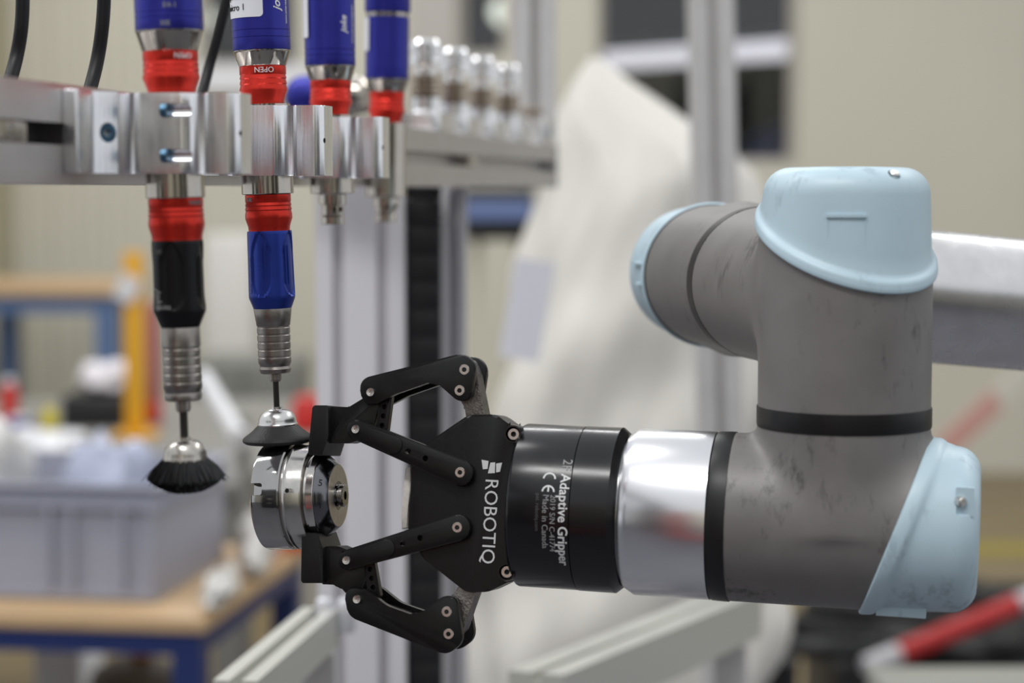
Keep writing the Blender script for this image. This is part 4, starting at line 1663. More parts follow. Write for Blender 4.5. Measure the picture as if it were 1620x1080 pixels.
# chrome spindles standing on the far half of the beam
BRONZE = mat('bronze_tinted_nickel', (0.50, 0.42, 0.34, 1), 0.2, 1.0)
SP_NAMES = ['first parked chrome spindle, beside the waisted motor tool', 'second parked chrome spindle along the beam', 'third parked chrome spindle on the beam',
            'fourth and last tall parked chrome spindle on the beam']
for i, along in enumerate((0.682, 0.784, 0.892, 1.009)):
    c = beam0 + du * along - dv * 0.018
    c = Vector((c.x, c.y, 0))
    base = BZ1 + 0.0002
    t = thing('parked_spindle', SP_NAMES[i], 'spindle', (c.x, c.y, base), 'parked chrome spindles')
    M = Matrix.Translation((c.x, c.y, 0))
    K = frame(c, dv, du, Vector((0, 0, 1)))
    bm = B()
    prism_z(bm, rounded([(-0.016, -0.030, 0.002), (0.017, -0.030, 0.006), (0.017, 0.030, 0.006), (-0.016, 0.030, 0.002)], 5), base, base + 0.014, K, 0.001)
    obj('base_block', bm, ALU, t)
    bm = B()
    lathe(bm, [(base + 0.0142, 0.0105), (base + 0.016, 0.0118), (base + 0.0255, 0.0118), (base + 0.027, 0.009)], M, 32)
    obj('flange', bm, BRIGHT, t)
    bm = B()
    pr = [(base + 0.027, 0.0095)]
    for k in range(4):
        pr += [(base + 0.0275 + k * 0.004, 0.0115), (base + 0.0305 + k * 0.004, 0.0115), (base + 0.031 + k * 0.004, 0.010)]
    lathe(bm, pr, M, 32)
    obj('collar', bm, BRONZE, t)
    bm = B()
    lathe(bm, [(base + 0.043, 0.008), (base + 0.048, 0.008), (base + 0.050, 0.0122), (base + 0.057, 0.0122), (base + 0.0585, 0.0108), (base + 0.060, 0.0122), (base + 0.066, 0.0122), (base + 0.069, 0.0095), (base + 0.0695, 0.004)], M, 32)
    obj('cap', bm, BRIGHT, t)
c = beam0 + du * 1.135 - dv * 0.018
K = frame(Vector((c.x, c.y, 0)), dv, du, Vector((0, 0, 1)))
t = thing('end_block', 'short bright aluminium block with a collar at the far beam end', 'block', (c.x, c.y, BZ1))
bm = B()
prism_z(bm, rounded([(-0.018, -0.028, 0.002), (0.0185, -0.028, 0.004), (0.0185, 0.024, 0.004), (-0.018, 0.024, 0.002)], 5), BZ1 + 0.0002, BZ1 + 0.026, K, 0.0015)
obj('block', bm, BRIGHT, t)
bm = B()
lathe(bm, [(BZ1 + 0.0262, 0.010), (BZ1 + 0.034, 0.0112), (BZ1 + 0.037, 0.008)], Matrix.Translation((c.x, c.y, 0)), 28)
obj('collar', bm, BRONZE, t)
bm = B()
lathe(bm, [(-0.004, 0.006), (0.0008, 0.006), (0.0016, 0.004)], zto(K @ Vector((0.0185, -0.004, BZ1 + 0.013)), dv), 20)
obj('bolt', bm, ZINC, t)

# spare blue motor behind the row
t = thing('spare_motor', 'blue round-ended motor lying behind the red collars', 'motor', P(500, 185, 1.62))
a, b = P(478, 152, 1.62), P(566, 152, 1.60)
M = zto(a, b - a)
L = (b - a).length
R_ = 0.0165
bm = B()
pr = [(-0.013 + 0.0165 - 0.0165 * math.cos(PI / 2 * k / 8) - 0.0005, max(0.0005, R_ * math.sin(PI / 2 * k / 8))) for k in range(9)]
lathe(bm, pr + [(L * 0.72, R_), (L * 0.75, R_ * 0.95)], M, 40)
obj('motor_body', bm, BLUE, t)
bm = B()
lathe(bm, [(L * 0.75, R_ * 0.9), (L * 0.80, R_ * 0.98), (L * 1.15, R_ * 0.8), (L * 1.2, R_ * 0.6)], M, 40)
obj('nose_cone', bm, CHROME, t)
bm = B()
box(bm, 0.0, L, -0.012, 0.012, -0.028, -0.015, M @ Matrix.Rotation(0, 4, 'Z'))
pz = P(500, 185, 1.62)
bm.free()
bm = B()
box(bm, a.x - 0.01, b.x + 0.01, a.y - 0.02, a.y + 0.02, a.z - R_ - 0.010, a.z - R_ - 0.0002)
obj('cradle', bm, ALU_PROF, t)

# cables
for (pts, r, lab) in (
        ([(34, -120, 0.99), (36, -20, 0.99), (34, 40, 0.99), (26, 90, 0.99), (12, 140, 0.98), (-6, 190, 0.97)], 0.0033, 'black cable curving down at the far left end of the beam'),
        ([(164, -120, 1.03), (165, -20, 1.03), (162, 40, 1.03), (154, 95, 1.03), (140, 150, 1.02), (124, 200, 1.0)], 0.0034, 'black cable curving down left of the nearest tool'),
        ([(380, -120, 1.18), (362, -20, 1.18), (346, 50, 1.18), (331, 105, 1.18), (318, 155, 1.17), (303, 205, 1.15)], 0.0030, 'black cable slanting down between the two long tools')):
    bm = B()
    tube(bm, smooth_path([P(*p) for p in pts], 8), r, 16)
    tag(obj('power_cable', bm, CABLE), lab, 'cable', 'black power cables')


# ------------------------------------------------------------------ machine frame behind
def profile_post(name, lab, px0, px1, Y, z0, z1, grooves=1, m=ALU_PROF, lean=0.0, depth=0.045):
    """slotted aluminium post: outline with T-grooves in the front face"""
    a_, b_ = P(px0, 540, Y), P(px1, 540, Y)
    w = b_.x - a_.x
    t_ = thing(name, lab, 'post', ((a_.x + b_.x) / 2, Y + depth / 2, z0))
    pts = [(0, 0)]
    for k in range(grooves):
        cx_ = w * (k + 0.5) / grooves
        g = 0.0045
        pts += [(cx_ - g, 0), (cx_ - g, 0.004), (cx_ - 2 * g, 0.006), (cx_ - g, 0.014), (cx_ + g, 0.014), (cx_ + 2 * g, 0.006), (cx_ + g, 0.004), (cx_ + g, 0)]
    pts += [(w, 0), (w, depth), (0, depth)]
    bm = B()
    M_ = Matrix.Translation((a_.x, Y, 0))
    prism_z(bm, pts, z0, z1, M_)
    if lean:
        c_ = Vector(((a_.x + b_.x) / 2, Y, CAM_H - 0.1))
        bmesh.ops.transform(bm, matrix=Matrix.Translation(c_) @ Matrix.Rotation(lean, 4, 'Y') @ Matrix.Translation(-c_), verts=bm.verts)
    obj('profile', bm, m, t_)
    return t_


PROF_LIT = mat('brightened_profile', rgb(232, 230, 234), 0.45, 0.1)  # paler copy of the same aluminium, offsetting shade on the near posts
mp_ = profile_post('frame_post', 'double grooved aluminium post below the row of tools', 500, 640, 1.68, 0.0, CAM_H + 0.03, 2, PROF_LIT)
bm = B()
a_ = P(643, 540, 1.70)
b_ = P(697, 540, 1.70)
t = thing('cable_track', 'black vertical cable track beside the grooved post', 'cable track', ((a_.x + b_.x) / 2, 1.72, 0))
nl = 44
for k in range(nl):
    bm = B()
    z0, z1 = 0.36 + k * 0.0225, 0.36 + k * 0.0225 + 0.0220
    box(bm, a_.x, b_.x, 1.70, 1.735, z0, z1, None, 0.0006)
    obj('track_link', bm, BLACKCOL, t)
bm = B()
box(bm, a_.x + 0.004, b_.x - 0.004, 1.706, 1.73, 0, CAM_H + 0.01)
obj('core', bm, BLACKCOL, t)
profile_post('frame_post', 'single light aluminium post right of the black cable track', 697, 738, 1.76, 0.0, CAM_H + 0.01, 1, PROF_LIT)
profile_post('frame_post', 'tall aluminium post rising behind the far end of the beam', 812, 880, 2.075, CAM_H + 0.0022, CAM_H + 0.6, 1)
profile_post('frame_post', 'tall grey aluminium post standing behind the robot joint', 1101, 1170, 2.25, 0.0, CAM_H + 0.7, 1, lean=-0.028)
# cross members at the base of the cell
for (pa, pb, r_, lab) in (((372, 1112, 1.28), (508, 990, 1.54), 0.014, 'grey floor rail running back below the workbench corner'),
                          ((846, 1110, 1.55), (1172, 968, 2.05), 0.022, 'pale floor rail running back below the gripper')):
    A0, B0 = P(*pa), P(*pb)
    d_ = (B0 - A0).normalized()
    Mr = zto(A0, d_)
    t = thing('floor_rail', lab, 'rail', A0)
    bm = B()
    L = (B0 - A0).length
    g = 0.004
    sec = [(-r_, -r_), (r_, -r_), (r_, -g), (r_ - 0.008, -g), (r_ - 0.008, g), (r_, g), (r_, r_), (g, r_), (g, r_ - 0.008), (-g, r_ - 0.008), (-g, r_), (-r_, r_)]
    prism_z(bm, sec, 0, L, Mr)
    obj('profile', bm, mat('ivory_profile', rgb(196, 196, 188), 0.4, 0.25), t)
    for fr_ in (0.15, 0.92):
        p_ = A0 + d_ * (L * fr_)
        bm = B()
        box(bm, p_.x - 0.015, p_.x + 0.015, p_.y - 0.015, p_.y + 0.015, 0, p_.z - r_)
        obj('foot', bm, ALU_PROF, t)
t = thing('corner_bracket', 'shiny split corner bracket at the end of the grey floor rail', 'bracket', P(530, 1000, 1.53))
for (p0, p1) in ((498, 526), (532, 562)):
    a_, b_ = P(p0, 1004, 1.53), P(p1, 948, 1.53)
    bm = B()
    box(bm, a_.x, b_.x, 1.53, 1.542, a_.z, b_.z, None, 0.004)
    obj('plate', bm, mat('bright_die_cast', (0.9, 0.9, 0.96, 1), 0.3, 0.6), t)

# draped plastic sheet
rows = [(92, 932, 950), (105, 922, 968), (130, 902, 1000), (180, 882, 1075), (230, 872, 1150), (280, 862, 1196), (340, 846, 1205), (420, 824, 1212), (500, 808, 1218), (580, 796, 1222), (680, 772, 1226),
        (780, 752, 1228), (880, 742, 1232), (960, 738, 1236), (1030, 736, 1218), (1120, 734, 1196), (1400, 734, 1190), (1900, 730, 1190)]
N = 120
YD = 2.95
bm = B()
ph = [rng.random() * 6.28 for _ in range(8)]
prev = None
yy_ = np.linspace(rows[0][0], rows[-1][0], 90)
Ls = np.interp(yy_, [r[0] for r in rows], [r[1] for r in rows])
Rs = np.interp(yy_, [r[0] for r in rows], [r[2] for r in rows])
for py, l_, r_ in zip(yy_, Ls, Rs):
    a_, b_ = P(l_, py, YD), P(r_, py, YD)
    cx_, hw, z_ = (a_.x + b_.x) / 2, (b_.x - a_.x) / 2, max(0.01, a_.z)
    ring = []
    for i in range(N):
        an = 2 * PI * i / N
        f = 1 + 0.05 * math.sin(4 * an + ph[0] + py * 0.012) + 0.022 * math.sin(9 * an + ph[1] - py * 0.021) + 0.008 * math.sin(19 * an + ph[2] + py * 0.03)
        f *= 1 + 0.03 * math.sin(py * 0.03 + 3 * an + ph[3])
        ring.append(bm.verts.new((cx_ + hw * math.cos(an) * f, YD + min(0.5, hw * 0.85) * math.sin(an) * f, z_)))
    if prev:
        for i in range(N):
            j = (i + 1) % N
            bm.faces.new((prev[i], prev[j], ring[j], ring[i]))
    else:
        bm.faces.new(ring)
    prev = ring
t = thing('plastic_cover', 'tall crumpled white plastic sheet draped over a machine', 'cover', (P(1000, 500, YD).x, YD, 0))
obj('sheet', bm, FILM, t)
a_ = P(834, 490, 2.58)
bm = B()
Mp = Matrix.Translation(a_) @ Matrix.Rotation(0.17, 4, 'Y') @ Matrix.Rotation(0.15, 4, 'Z')
box(bm, -0.025, 0.025, -0.0012, 0.0012, -0.062, 0.062, Mp)
obj('paper_sheet', bm, PAPER, t, label='white paper sheet stuck to the cover')

# ------------------------------------------------------------------ front workbench and what stands on it
ZT = 0.75
dub = Vector((0.14, 0.99, 0)).normalized()
dvb = Vector((dub.y, -dub.x, 0))
corner = P(322, 978, 2.87)
WBm = frame(Vector((corner.x, corner.y, 0)), dvb, dub, Vector((0, 0, 1)))
ZT = corner.z
wb_ = thing('workbench', 'workbench with beech top and navy steel frame holding the grey crate', 'workbench', Vector((corner.x - 0.5, corner.y + 0.3, 0)))
bm = B()
box(bm, -1.5, 0, 0, 0.60, ZT - 0.022, ZT, WBm, 0.002)
obj('top', bm, WOOD, wb_)
bm = B()
box(bm, -1.47, -0.006, 0.006, 0.046, ZT - 0.055, ZT - 0.0225, WBm)
obj('front_rail', bm, NAVY, wb_)
bm = B()
box(bm, -0.046, -0.006, 0.047, 0.595, ZT - 0.055, ZT - 0.0225, WBm)
obj('side_rail', bm, NAVY, wb_)
for (x_, y_) in ((-0.048, 0.006), (-0.048, 0.55), (-1.44, 0.006), (-1.44, 0.55)):
    bm = B()
    box(bm, x_, x_ + 0.042, y_, y_ + 0.042, 0, ZT - 0.0555, WBm)
    obj('leg', bm, NAVY, wb_)


def crate(name, lab, M_, w, d, h, m, ribs_x=(), fl=0.012):
    t_ = thing(name, lab, 'crate', M_.translation)
    bm = B()
    th = 0.006
    box(bm, 0, w, 0, d, 0.0, th, M_)
    box(bm, 0, w, 0, th, th, h, M_)
    box(bm, 0, w, d - th, d, th, h, M_)
    box(bm, 0, th, th, d - th, th, h, M_)
    box(bm, w - th, w, th, d - th, th, h, M_)
    obj('shell', bm, m, t_)
    bm = B()
    for (z0, z1) in ((h - 0.034, h - 0.028), (h - 0.005, h)):
        box(bm, -fl, w + fl, -fl, 0, z0, z1, M_)
        box(bm, -fl, w + fl, d, d + fl, z0, z1, M_)
        box(bm, -fl, 0, 0, d, z0, z1, M_)
        box(bm, w, w + fl, 0, d, z0, z1, M_)
    obj('rim', bm, m, t_)
    for rx in ribs_x:
        bm = B()
        box(bm, rx, rx + 0.006, -fl, 0, 0.02, h - 0.034, M_)
        obj('rib', bm, m, t_)
    bm = B()
    box(bm, -0.004, w + 0.004, -0.006, -0.0002, 0.004, 0.018, M_)
    obj('skirt', bm, m, t_)
    return t_


cb = P(272, 948, 2.98)
CMx = frame(Vector((cb.x, cb.y, ZT + 0.0005)), dvb, dub, Vector((0, 0, 1))) @ Matrix.Translation((-0.604, 0, 0))
crate('euro_crate', 'big ribbed grey plastic crate standing on the beech workbench', CMx, 0.58, 0.36, 0.170, CRATE, (0.10, 0.22, 0.42, 0.455, 0.53, 0.573))


def lump(name, lab, cat, c_, rx, ry, rz, m, seed, amp=0.18, group=None):
    """crumpled bag / cloth: noisy squashed sphere resting on c_.z"""
    r2 = np.random.default_rng(seed)
    ph_ = r2.random(9) * 6.28
    bm = B()
    nu, nv = 28, 14
    rings = []
    for j in range(nv + 1):
        el = -PI / 2 + PI * j / nv
        ring = []
        for i in range(nu):
            an = 2 * PI * i / nu
            f = 1 + amp * (0.5 * math.sin(3 * an + ph_[0] + 2 * el) + 0.35 * math.sin(7 * an + ph_[1] - 4 * el) + 0.3 * math.sin(5 * el + ph_[2] + 2 * an))
            z_ = rz * math.sin(el) * (f if el > 0 else 1)
            ring.append(bm.verts.new((c_.x + rx * math.cos(el) ** 0.6 * math.cos(an) * f if abs(el) < PI / 2 - 1e-6 else c_.x, c_.y + (ry * math.cos(el) ** 0.6 * math.sin(an) * f if abs(el) < PI / 2 - 1e-6 else 0), c_.z + rz + max(z_, -rz))))
        rings.append(ring)
    for a0_, b0_ in zip(rings[1:-2], rings[2:-1]):
        for i in range(nu):
            j = (i + 1) % nu
            bm.faces.new((a0_[i], a0_[j], b0_[j], b0_[i]))
    bm.faces.new(rings[1][::-1])
    bm.faces.new(rings[-2])
    for v in rings[0] + rings[-1]:
        bm.verts.remove(v)
    return tag(obj(name, bm, m), lab, cat, group)


def stand(px, py, Y):
    return P(px, py, Y)


# contents heaped in the crate
c0 = CMx @ Vector((0.22, 0.15, 0.008))
lump('plastic_bag', 'white plastic bag bulging out of the grey crate', 'bag', c0, 0.10, 0.09, 0.12, BAG, 3, 0.22)
lump('plastic_bag', 'pale blue-white film bundle in the grey crate', 'bag', CMx @ Vector((0.455, 0.16, 0.008)), 0.075, 0.09, 0.10, mat('bluish_film', rgb(176, 182, 204), 0.3), 5, 0.2)
# right of the crate
for k, (vv, uu, ry_, rz_, lab) in enumerate(((-0.012, 0.135, 0.11, 0.020, 'clear bag of white parts lying right of the grey crate'), (-0.012, 0.33, 0.075, 0.028, 'second clear bag, behind the one beside the grey crate'),
                                          (-0.045, 0.47, 0.055, 0.036, 'farthest clear bag, past the back of the grey crate'))):
    lump('parts_bag', lab, 'bag', WBm @ Vector((vv, uu, ZT + 0.0005)), 0.021 if k < 2 else 0.035, ry_, rz_, BAG, 8 + k, 0.28, 'clear bags on the workbench')
p_ = WBm @ Vector((0.0, 0.567, 0))
bm = B()
prism_z(bm, rounded([(-0.035, -0.02, 0.008), (0.03, -0.025, 0.01), (0.035, 0.02, 0.01), (-0.03, 0.025, 0.01)], 4), 0.0005, 0.05, Matrix.Translation((p_.x - 0.01, p_.y, ZT)), 0.006)
t = thing('orange_box', 'small orange box with ribbed lid behind the clear bags', 'box', (p_.x, p_.y, ZT))
obj('body', bm, ORANGE, t)
bm = B()
for k in range(4):
    box(bm, -0.03 + k * 0.017, -0.022 + k * 0.017, -0.02, 0.02, 0.0501, 0.054, Matrix.Translation((p_.x - 0.01, p_.y, ZT)))
obj('lid_ribs', bm, ORANGE, t)

# ------------------------------------------------------------------ grey table behind the bench
def table(name, lab, x0, x1, y0, y1, zt, th, m_top, m_leg, leg=0.05, cat='table', apron=0.07):
    t_ = thing(name, lab, cat, ((x0 + x1) / 2, (y0 + y1) / 2, 0))
    bm = B()
    box(bm, x0, x1, y0, y1, zt - th, zt, None, 0.003)
    obj('top', bm, m_top, t_)
    bm = B()
    box(bm, x0 + 0.02, x1 - 0.02, y0 + 0.02, y1 - 0.02, zt - th - apron, zt - th - 0.0005)
    obj('apron', bm, m_leg, t_)
    for x_ in (x0 + 0.02, x1 - 0.02 - leg):
        for y_ in (y0 + 0.02, y1 - 0.02 - leg):
            bm = B()
            box(bm, x_, x_ + leg, y_, y_ + leg, 0, zt - th - apron - 0.0005)
            obj('leg', bm, m_leg, t_)
    return t_


ZG = P(200, 662, 5.2).z
table('work_table', 'grey topped table in the middle distance holding the black case', -1.75, -0.52, 4.05, 5.7, ZG, 0.03, MIDGREY, MIDGREY)
table('work_table', 'far blue-grey table with wooden top along the cream wall', P(-60, 455, 8.6).x, P(196, 455, 8.6).x, 8.5, 9.2, P(60, 449, 8.5).z, 0.05, WOOD, STEELBLUE, 0.085)
# black case with paper stack
a_, b_ = P(96, 662, 5.0), P(204, 618, 5.0)
bm = B()
box(bm, a_.x, b_.x, 5.0, 5.25, ZG + 0.0005, ZG + 0.075, None, 0.006)
t = thing('tool_case', 'low black case under a heap of white paper', 'case', ((a_.x + b_.x) / 2, 5.12, ZG))
obj('body', bm, DARKBOX, t)
bm = B()
box(bm, (a_.x + b_.x) / 2 - 0.04, (a_.x + b_.x) / 2 + 0.04, 4.985, 4.9985, ZG + 0.03, ZG + 0.045, None, 0.002)
obj('handle', bm, DARKBOX, t)
lump('paper_heap', 'heap of white paper lying on the black case', 'paper', Vector(((a_.x + b_.x) / 2 + 0.01, 5.12, ZG + 0.076)), 0.07, 0.09, 0.036, mat('white_wrapping', rgb(226, 222, 226), 0.6), 12, 0.2)
# small goods on the grey table
for (px, py, Y, m_, lab, kind_, r_, h_) in ((14, 612, 5.0, REDPL, 'red spray can at the left edge behind the crate', 'can', 0.021, 0.12), (28, 655, 4.75, BLUEPL, 'blue pot left of the yellow-lidded jar', 'pot', 0.032, 0.055),
                                      (78, 650, 4.75, mat('yellow_lid', rgb(212, 196, 40), 0.5), 'yellow jar left of the black case', 'jar', 0.017, 0.075)):
    c_ = P(px, py, Y)
    t = thing('small_' + kind_, lab, kind_, (c_.x, c_.y, ZG))
    M_ = Matrix.Translation((c_.x, c_.y, ZG + 0.0005))
    bm = B()
    lathe(bm, [(0, r_ * 0.95), (0.003, r_), (h_ * 0.8, r_), (h_ * 0.86, r_ * 0.8)], M_, 24)
    obj('body', bm, m_, t)
    bm = B()
    lathe(bm, [(h_ * 0.86, r_ * 0.7), (h_ * 0.98, r_ * 0.7), (h_, r_ * 0.5)], M_, 24)
    obj('lid', bm, WHITEPL if kind_ != 'jar' else m_, t)
lump('cleaning_cloth', 'crumpled pale cloth on the grey table behind the crate', 'cloth', Vector((P(60, 690, 4.4).x, 4.4, ZG + 0.0005)), 0.10, 0.08, 0.03, WHITEPL, 21, 0.3)
lump('cleaning_cloth', 'pinkish crumpled cloth before the black case', 'cloth', Vector((P(62, 672, 4.75).x + 0.0, 4.62, ZG + 0.0005)), 0.03, 0.03, 0.02, mat('pink_cloth', rgb(196, 150, 140), 0.7), 22, 0.3)
# yellow upright with a white tag and red backing
c_ = P(211, 540, 4.8)
t = thing('yellow_upright', 'yellow upright bar standing beside the black case', 'post', (c_.x, c_.y, ZG))
ztop_ = P(211, 398, 4.8).z
w_ = 0.022
bm = B()
box(bm, c_.x - w_, c_.x + w_, 4.8, 4.83, ZG + 0.012, ztop_, None, 0.004)
obj('bar', bm, YELLOW, t)
bm = B()
box(bm, c_.x - 0.05, c_.x + 0.05, 4.76, 4.87, ZG + 0.0005, ZG + 0.0115, None, 0.003)
obj('foot', bm, YELLOW, t)
bm = B()
za, zb = P(205, 480, 4.79).z, P(205, 440, 4.79).z
box(bm, c_.x - 0.035, c_.x + 0.012, 4.785, 4.7995, za, zb, Matrix.Translation((c_.x, 0, (za + zb) / 2)) @ Matrix.Rotation(0.5, 4, 'Y') @ Matrix.Translation((-c_.x, 0, -(za + zb) / 2)))
obj('tag', bm, WHITEPL, t)
c_ = P(240, 520, 5.1)
t = thing('red_holder', 'dark red holder standing behind the yellow upright', 'holder', (c_.x, c_.y, ZG))
bm = B()
box(bm, c_.x - 0.014, c_.x + 0.014, 5.1, 5.14, ZG + 0.0005, P(240, 480, 5.1).z, None, 0.004)
obj('back', bm, mat('dark_red_paint', rgb(168, 84, 84), 0.5), t)
bm = B()
box(bm, c_.x - 0.022, c_.x + 0.022, 5.08, 5.0995, ZG + 0.0005, ZG + 0.05, None, 0.003)
obj('tray', bm, REDPL, t)
# pale cabinet and grey machine in the middle distance
def cabinet(name, lab, cat, px0, px1, pytop, Y, depth, m, z0=0.0, doors=2, m_d=None):
    a_, b_ = P(px0, pytop, Y), P(px1, pytop, Y)
    t_ = thing(name, lab, cat, ((a_.x + b_.x) / 2, Y + depth / 2, z0))
    bm = B()
    box(bm, a_.x, b_.x, Y, Y + depth, z0, a_.z, None, 0.004)
    obj('body', bm, m, t_)
    w = (b_.x - a_.x) / doors
    for k in range(doors):
        bm = B()
        box(bm, a_.x + w * k + 0.008, a_.x + w * (k + 1) - 0.008, Y - 0.012, Y - 0.0005, z0 + 0.08, a_.z - 0.02, None, 0.003)
        d_ = obj('door', bm, m_d or m, t_)
        bm = B()
        box(bm, a_.x + w * (k + 1) - 0.05, a_.x + w * (k + 1) - 0.03, Y - 0.022, Y - 0.0125, (z0 + a_.z) / 2 - 0.05, (z0 + a_.z) / 2 + 0.05)
        obj('handle', bm, DARKBOX, d_)
    return t_


cabinet('storage_cabinet', 'pale grey cabinet seen between the two long tools', 'cabinet', 322, 400, 372, 8.2, 0.5, mat('pale_cabinet', rgb(206, 203, 198), 0.5), 0, 1)
cabinet('storage_cabinet', 'low dark grey cabinet behind the brush tools', 'cabinet', 300, 470, 575, 7.0, 0.5, mat('dark_grey_cabinet', rgb(112, 112, 106), 0.5), 0, 2)
cabinet('machine_console', 'dark console with a blue band seen under the beam end', 'console', 733, 846, 296, 7.4, 0.5, mat('console_black', (0.02, 0.022, 0.025, 1), 0.5), P(0, 380, 7.4).z, 1, mat('console_black', (0.02, 0.022, 0.025, 1), 0.5))
a_, b_ = P(735, 346, 7.38), P(842, 318, 7.38)
con = [o for o in bpy.data.objects if o.name.startswith('machine_console')][0]
bm = B()
box(bm, a_.x, b_.x, 7.37, 7.387, a_.z, b_.z)
obj('band', bm, mat('slate_blue', rgb(104, 122, 168), 0.5), con, label='blue band across the console')
bm = B()
zc = P(0, 380, 7.4).z
for x_ in (a_.x + 0.03, b_.x - 0.06):
    box(bm, x_, x_ + 0.03, 7.5, 7.53, 0, zc)
obj('stand', bm, CREAM, con)
# leaning white tube and a red button behind the fingers
A0, B0 = P(378, 690, 3.75), P(322, 596, 4.0)
bm = B()
B0 = B0
tube(bm, [Vector((A0.x, A0.y, A0.z)), B0], 0.016, 14)
tb = obj('white_tube', bm, WHITEPL)
t = thing('hose_stub', 'slanting white hose seen between the two brushes', 'hose', A0)
tb.parent = t
tb.data.transform(Matrix.Translation(-A0))
bm = B()
lathe(bm, [(0, 0.019), (0.02, 0.019), (0.022, 0.016)], zto(A0 - (B0 - A0).normalized() * 0.012, B0 - A0), 20)
obj('fitting', bm, WHITEPL, t)
bm = B()
prism_z(bm, [(A0.x - 0.01, A0.y + 0.06), (A0.x + 0.01, A0.y + 0.06), (A0.x + 0.01, A0.y + 0.08), (A0.x - 0.01, A0.y + 0.08)], 0, A0.z + 0.03)
obj('stand', bm, MIDGREY, t)
c_ = P(487, 655, 4.2)
t = thing('push_button', 'red push knob on a grey stand behind the upper fingertip', 'knob', (c_.x, c_.y, 0))
bm = B()
lathe(bm, [(c_.z - 0.035, 0.02), (c_.z - 0.03, 0.034), (c_.z + 0.01, 0.034), (c_.z + 0.035, 0.024), (c_.z + 0.04, 0.01)], Matrix.Translation((c_.x, c_.y, 0)), 24)
obj('button', bm, REDPL, t)
bm = B()
box(bm, c_.x - 0.035, c_.x + 0.035, c_.y - 0.03, c_.y + 0.03, 0, c_.z - 0.0355, None, 0.004)
obj('stand', bm, mat('pale_stand', rgb(178, 172, 158), 0.6), t)
# under the bench
c_ = P(100, 1060, 3.5)
t = thing('waste_box', 'white carton standing on the floor under the workbench', 'box', (c_.x, c_.y, 0))
bm = B()
box(bm, c_.x - 0.05, c_.x + 0.03, 3.5, 3.7, 0, P(100, 1000, 3.5).z, None, 0.004)
obj('body', bm, WHITEPL, t)
bm = B()
box(bm, c_.x - 0.052, c_.x + 0.032, 3.495, 3.705, P(100, 1000, 3.5).z + 0.0003, P(100, 1000, 3.5).z + 0.012)
obj('lid', bm, WHITEPL, t)
c_ = P(215, 1090, 3.4)
t = thing('floor_drum', 'brown drum with an orange plug under the workbench', 'drum', (c_.x, c_.y, 0))
bm = B()
zt_ = P(215, 1030, 3.4).z
lathe(bm, [(0, 0.088), (0.02, 0.09), (zt_ - 0.09, 0.09), (zt_ - 0.03, 0.07), (zt_ - 0.01, 0.035)], Matrix.Translation((c_.x, c_.y, 0)), 40)
obj('body', bm, mat('brown_drum', rgb(92, 80, 66), 0.6), t)
bm = B()
lathe(bm, [(zt_ - 0.01, 0.018), (zt_ + 0.012, 0.018), (zt_ + 0.014, 0.01)], Matrix.Translation((c_.x + 0.01, c_.y, 0)), 16)
obj('plug', bm, mat('orange_plug', rgb(190, 120, 30), 0.5), t)

# ------------------------------------------------------------------ right side
bm = B()
a_ = P(1500, 870, 7.75)
box(bm, 0.6, 6.0, 7.55, 7.85, 0.0, 0.002)
tag(obj('floor_line', bm, YLINE), 'yellow safety line on the brown floor behind the lower cap', 'floor marking')
# black cable heap / machine base
t = thing('hose_heap', 'tangle of thick black hoses on the floor at lower right', 'hoses', Vector((P(1460, 1000, 4.2).x, 4.2, 0)))
r2 = np.random.default_rng(4)
for k in range(9):
    pts = []
    c_ = P(1360 + 30 * k, 1000 + 5 * (k % 3), 4.3 + 0.1 * (k % 4))
    for j in range(7):
        an = 2 * PI * j / 6 + k
        pts.append(Vector((c_.x + 0.15 * math.cos(an) * (1 + 0.3 * r2.random()), c_.y + 0.12 * math.sin(an), P(1440, 1045, 4.3).z + 0.03 + 0.035 * r2.random() + 0.01 * (k % 4))))
    bm = B()
    tube(bm, smooth_path(pts, 5), 0.016 + 0.006 * r2.random(), 10)
    obj('hose', bm, RUBBER, t)
c_ = P(1440, 1030, 4.3)
bm = B()
box(bm, P(1330, 0, 4.3).x, P(1700, 0, 4.3).x, 4.25, 4.75, 0, P(1440, 1045, 4.3).z, None, 0.02)
t2_ = thing('hose_reel_base', 'black plinth carrying the tangle of hoses', 'plinth', Vector((c_.x + 0.1, 4.5, 0)))
obj('body', bm, DARKBOX, t2_)
bm = B()
lathe(bm, [(0, 0.035), (0.3, 0.035), (0.31, 0.03)], Matrix.Translation((P(1228, 1060, 3.6).x, 3.6, 0)), 20)
lathe(bm, [(0.31, 0.03), (P(1228, 1042, 3.6).z - 0.0, 0.04), (P(1228, 1036, 3.6).z, 0.03)], Matrix.Translation((P(1228, 1060, 3.6).x, 3.6, 0)), 20)
tag(obj('rubber_foot', bm, RUBBER), 'black rubber buffer foot right of the plastic cover', 'foot')
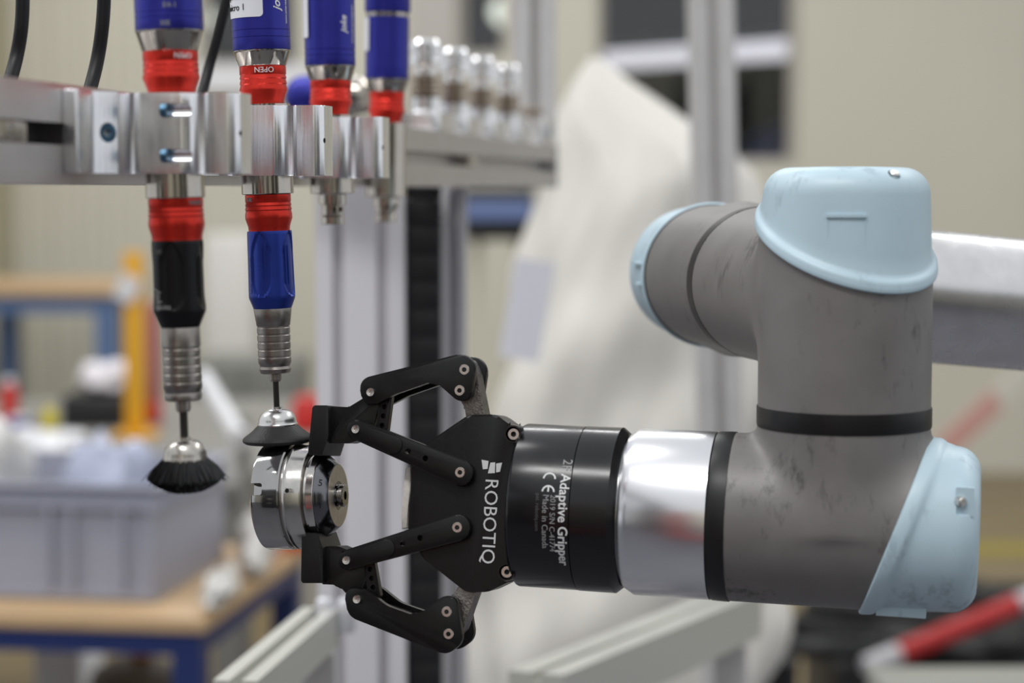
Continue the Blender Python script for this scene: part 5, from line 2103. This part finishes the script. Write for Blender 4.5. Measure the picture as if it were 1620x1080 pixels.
# red and white barrier pole
A0, B0 = P(1368, 1056, 4.0), P(1715, 912, 4.15)
t = thing('barrier_pole', 'red and white barrier pole slanting at lower right', 'pole', A0)
POLEW = mat('dull_white_band', rgb(186, 184, 186), 0.5)
d_ = B0 - A0
for (f0, f1, m_) in ((0.0, 0.15, POLEW), (0.15, 0.69, mat('dark_red_band', rgb(172, 26, 26), 0.45)), (0.69, 1.0, POLEW)):
    bm = B()
    tube(bm, [A0 + d_ * (f0 + 0.001), A0 + d_ * f1], 0.021, 16)
    obj('band', bm, m_, t)
for f_ in (0.06, 0.95):
    p_ = A0 + d_ * f_
    bm = B()
    lathe(bm, [(0, 0.03), (0.01, 0.03), (0.012, 0.01), (p_.z - 0.0215, 0.01)], Matrix.Translation((p_.x, p_.y, 0)), 16)
    obj('support', bm, WHITEPL, t)
# pale bench edge at the bottom right and light tarp
bm = B()
a_ = P(1400, 1088, 2.29)
t = thing('pale_bench', 'pale grey bench top at the lower right edge', 'bench', Vector((P(1560, 1060, 2.3).x, 2.5, 0)))
x0_, x1_ = P(1395, 1070, 2.3).x, P(1800, 1070, 2.3).x
box(bm, x0_, x1_, 2.29, 2.40, a_.z - 0.03, a_.z, None, 0.005)
obj('top', bm, mat('pale_laminate', rgb(146, 146, 138), 0.45), t)
for x_ in (x0_ + 0.02, x1_ - 0.05):
    bm = B()
    box(bm, x_, x_ + 0.03, 2.32, 2.35, 0, a_.z - 0.0305)
    obj('leg', bm, ALU_PROF, t)
# red-and-white barrier chain near the wall
A0, B0 = P(1490, 712, 6.6), P(1640, 575, 6.8)
t = thing('barrier_tape', 'faded red and white barrier strip in front of the cream wall', 'barrier', A0)
d_ = B0 - A0
for (f0, f1, m_) in ((0.0, 0.58, mat('faded_red', rgb(206, 158, 148), 0.6)), (0.58, 1.0, mat('faded_white', rgb(214, 210, 198), 0.6))):
    bm = B()
    Mr = zto(A0 + d_ * (f0 + 0.002), d_)
    box(bm, -0.003, 0.003, -0.04, 0.04, 0, d_.length * (f1 - f0 - 0.002), Mr)
    obj('stripe', bm, m_, t)
bm = B()
p_ = A0
lathe(bm, [(0, 0.12), (0.02, 0.12), (0.03, 0.015), (p_.z, 0.015)], Matrix.Translation((p_.x, p_.y, 0)), 20)
obj('stand', bm, FRAMEGREY, t)
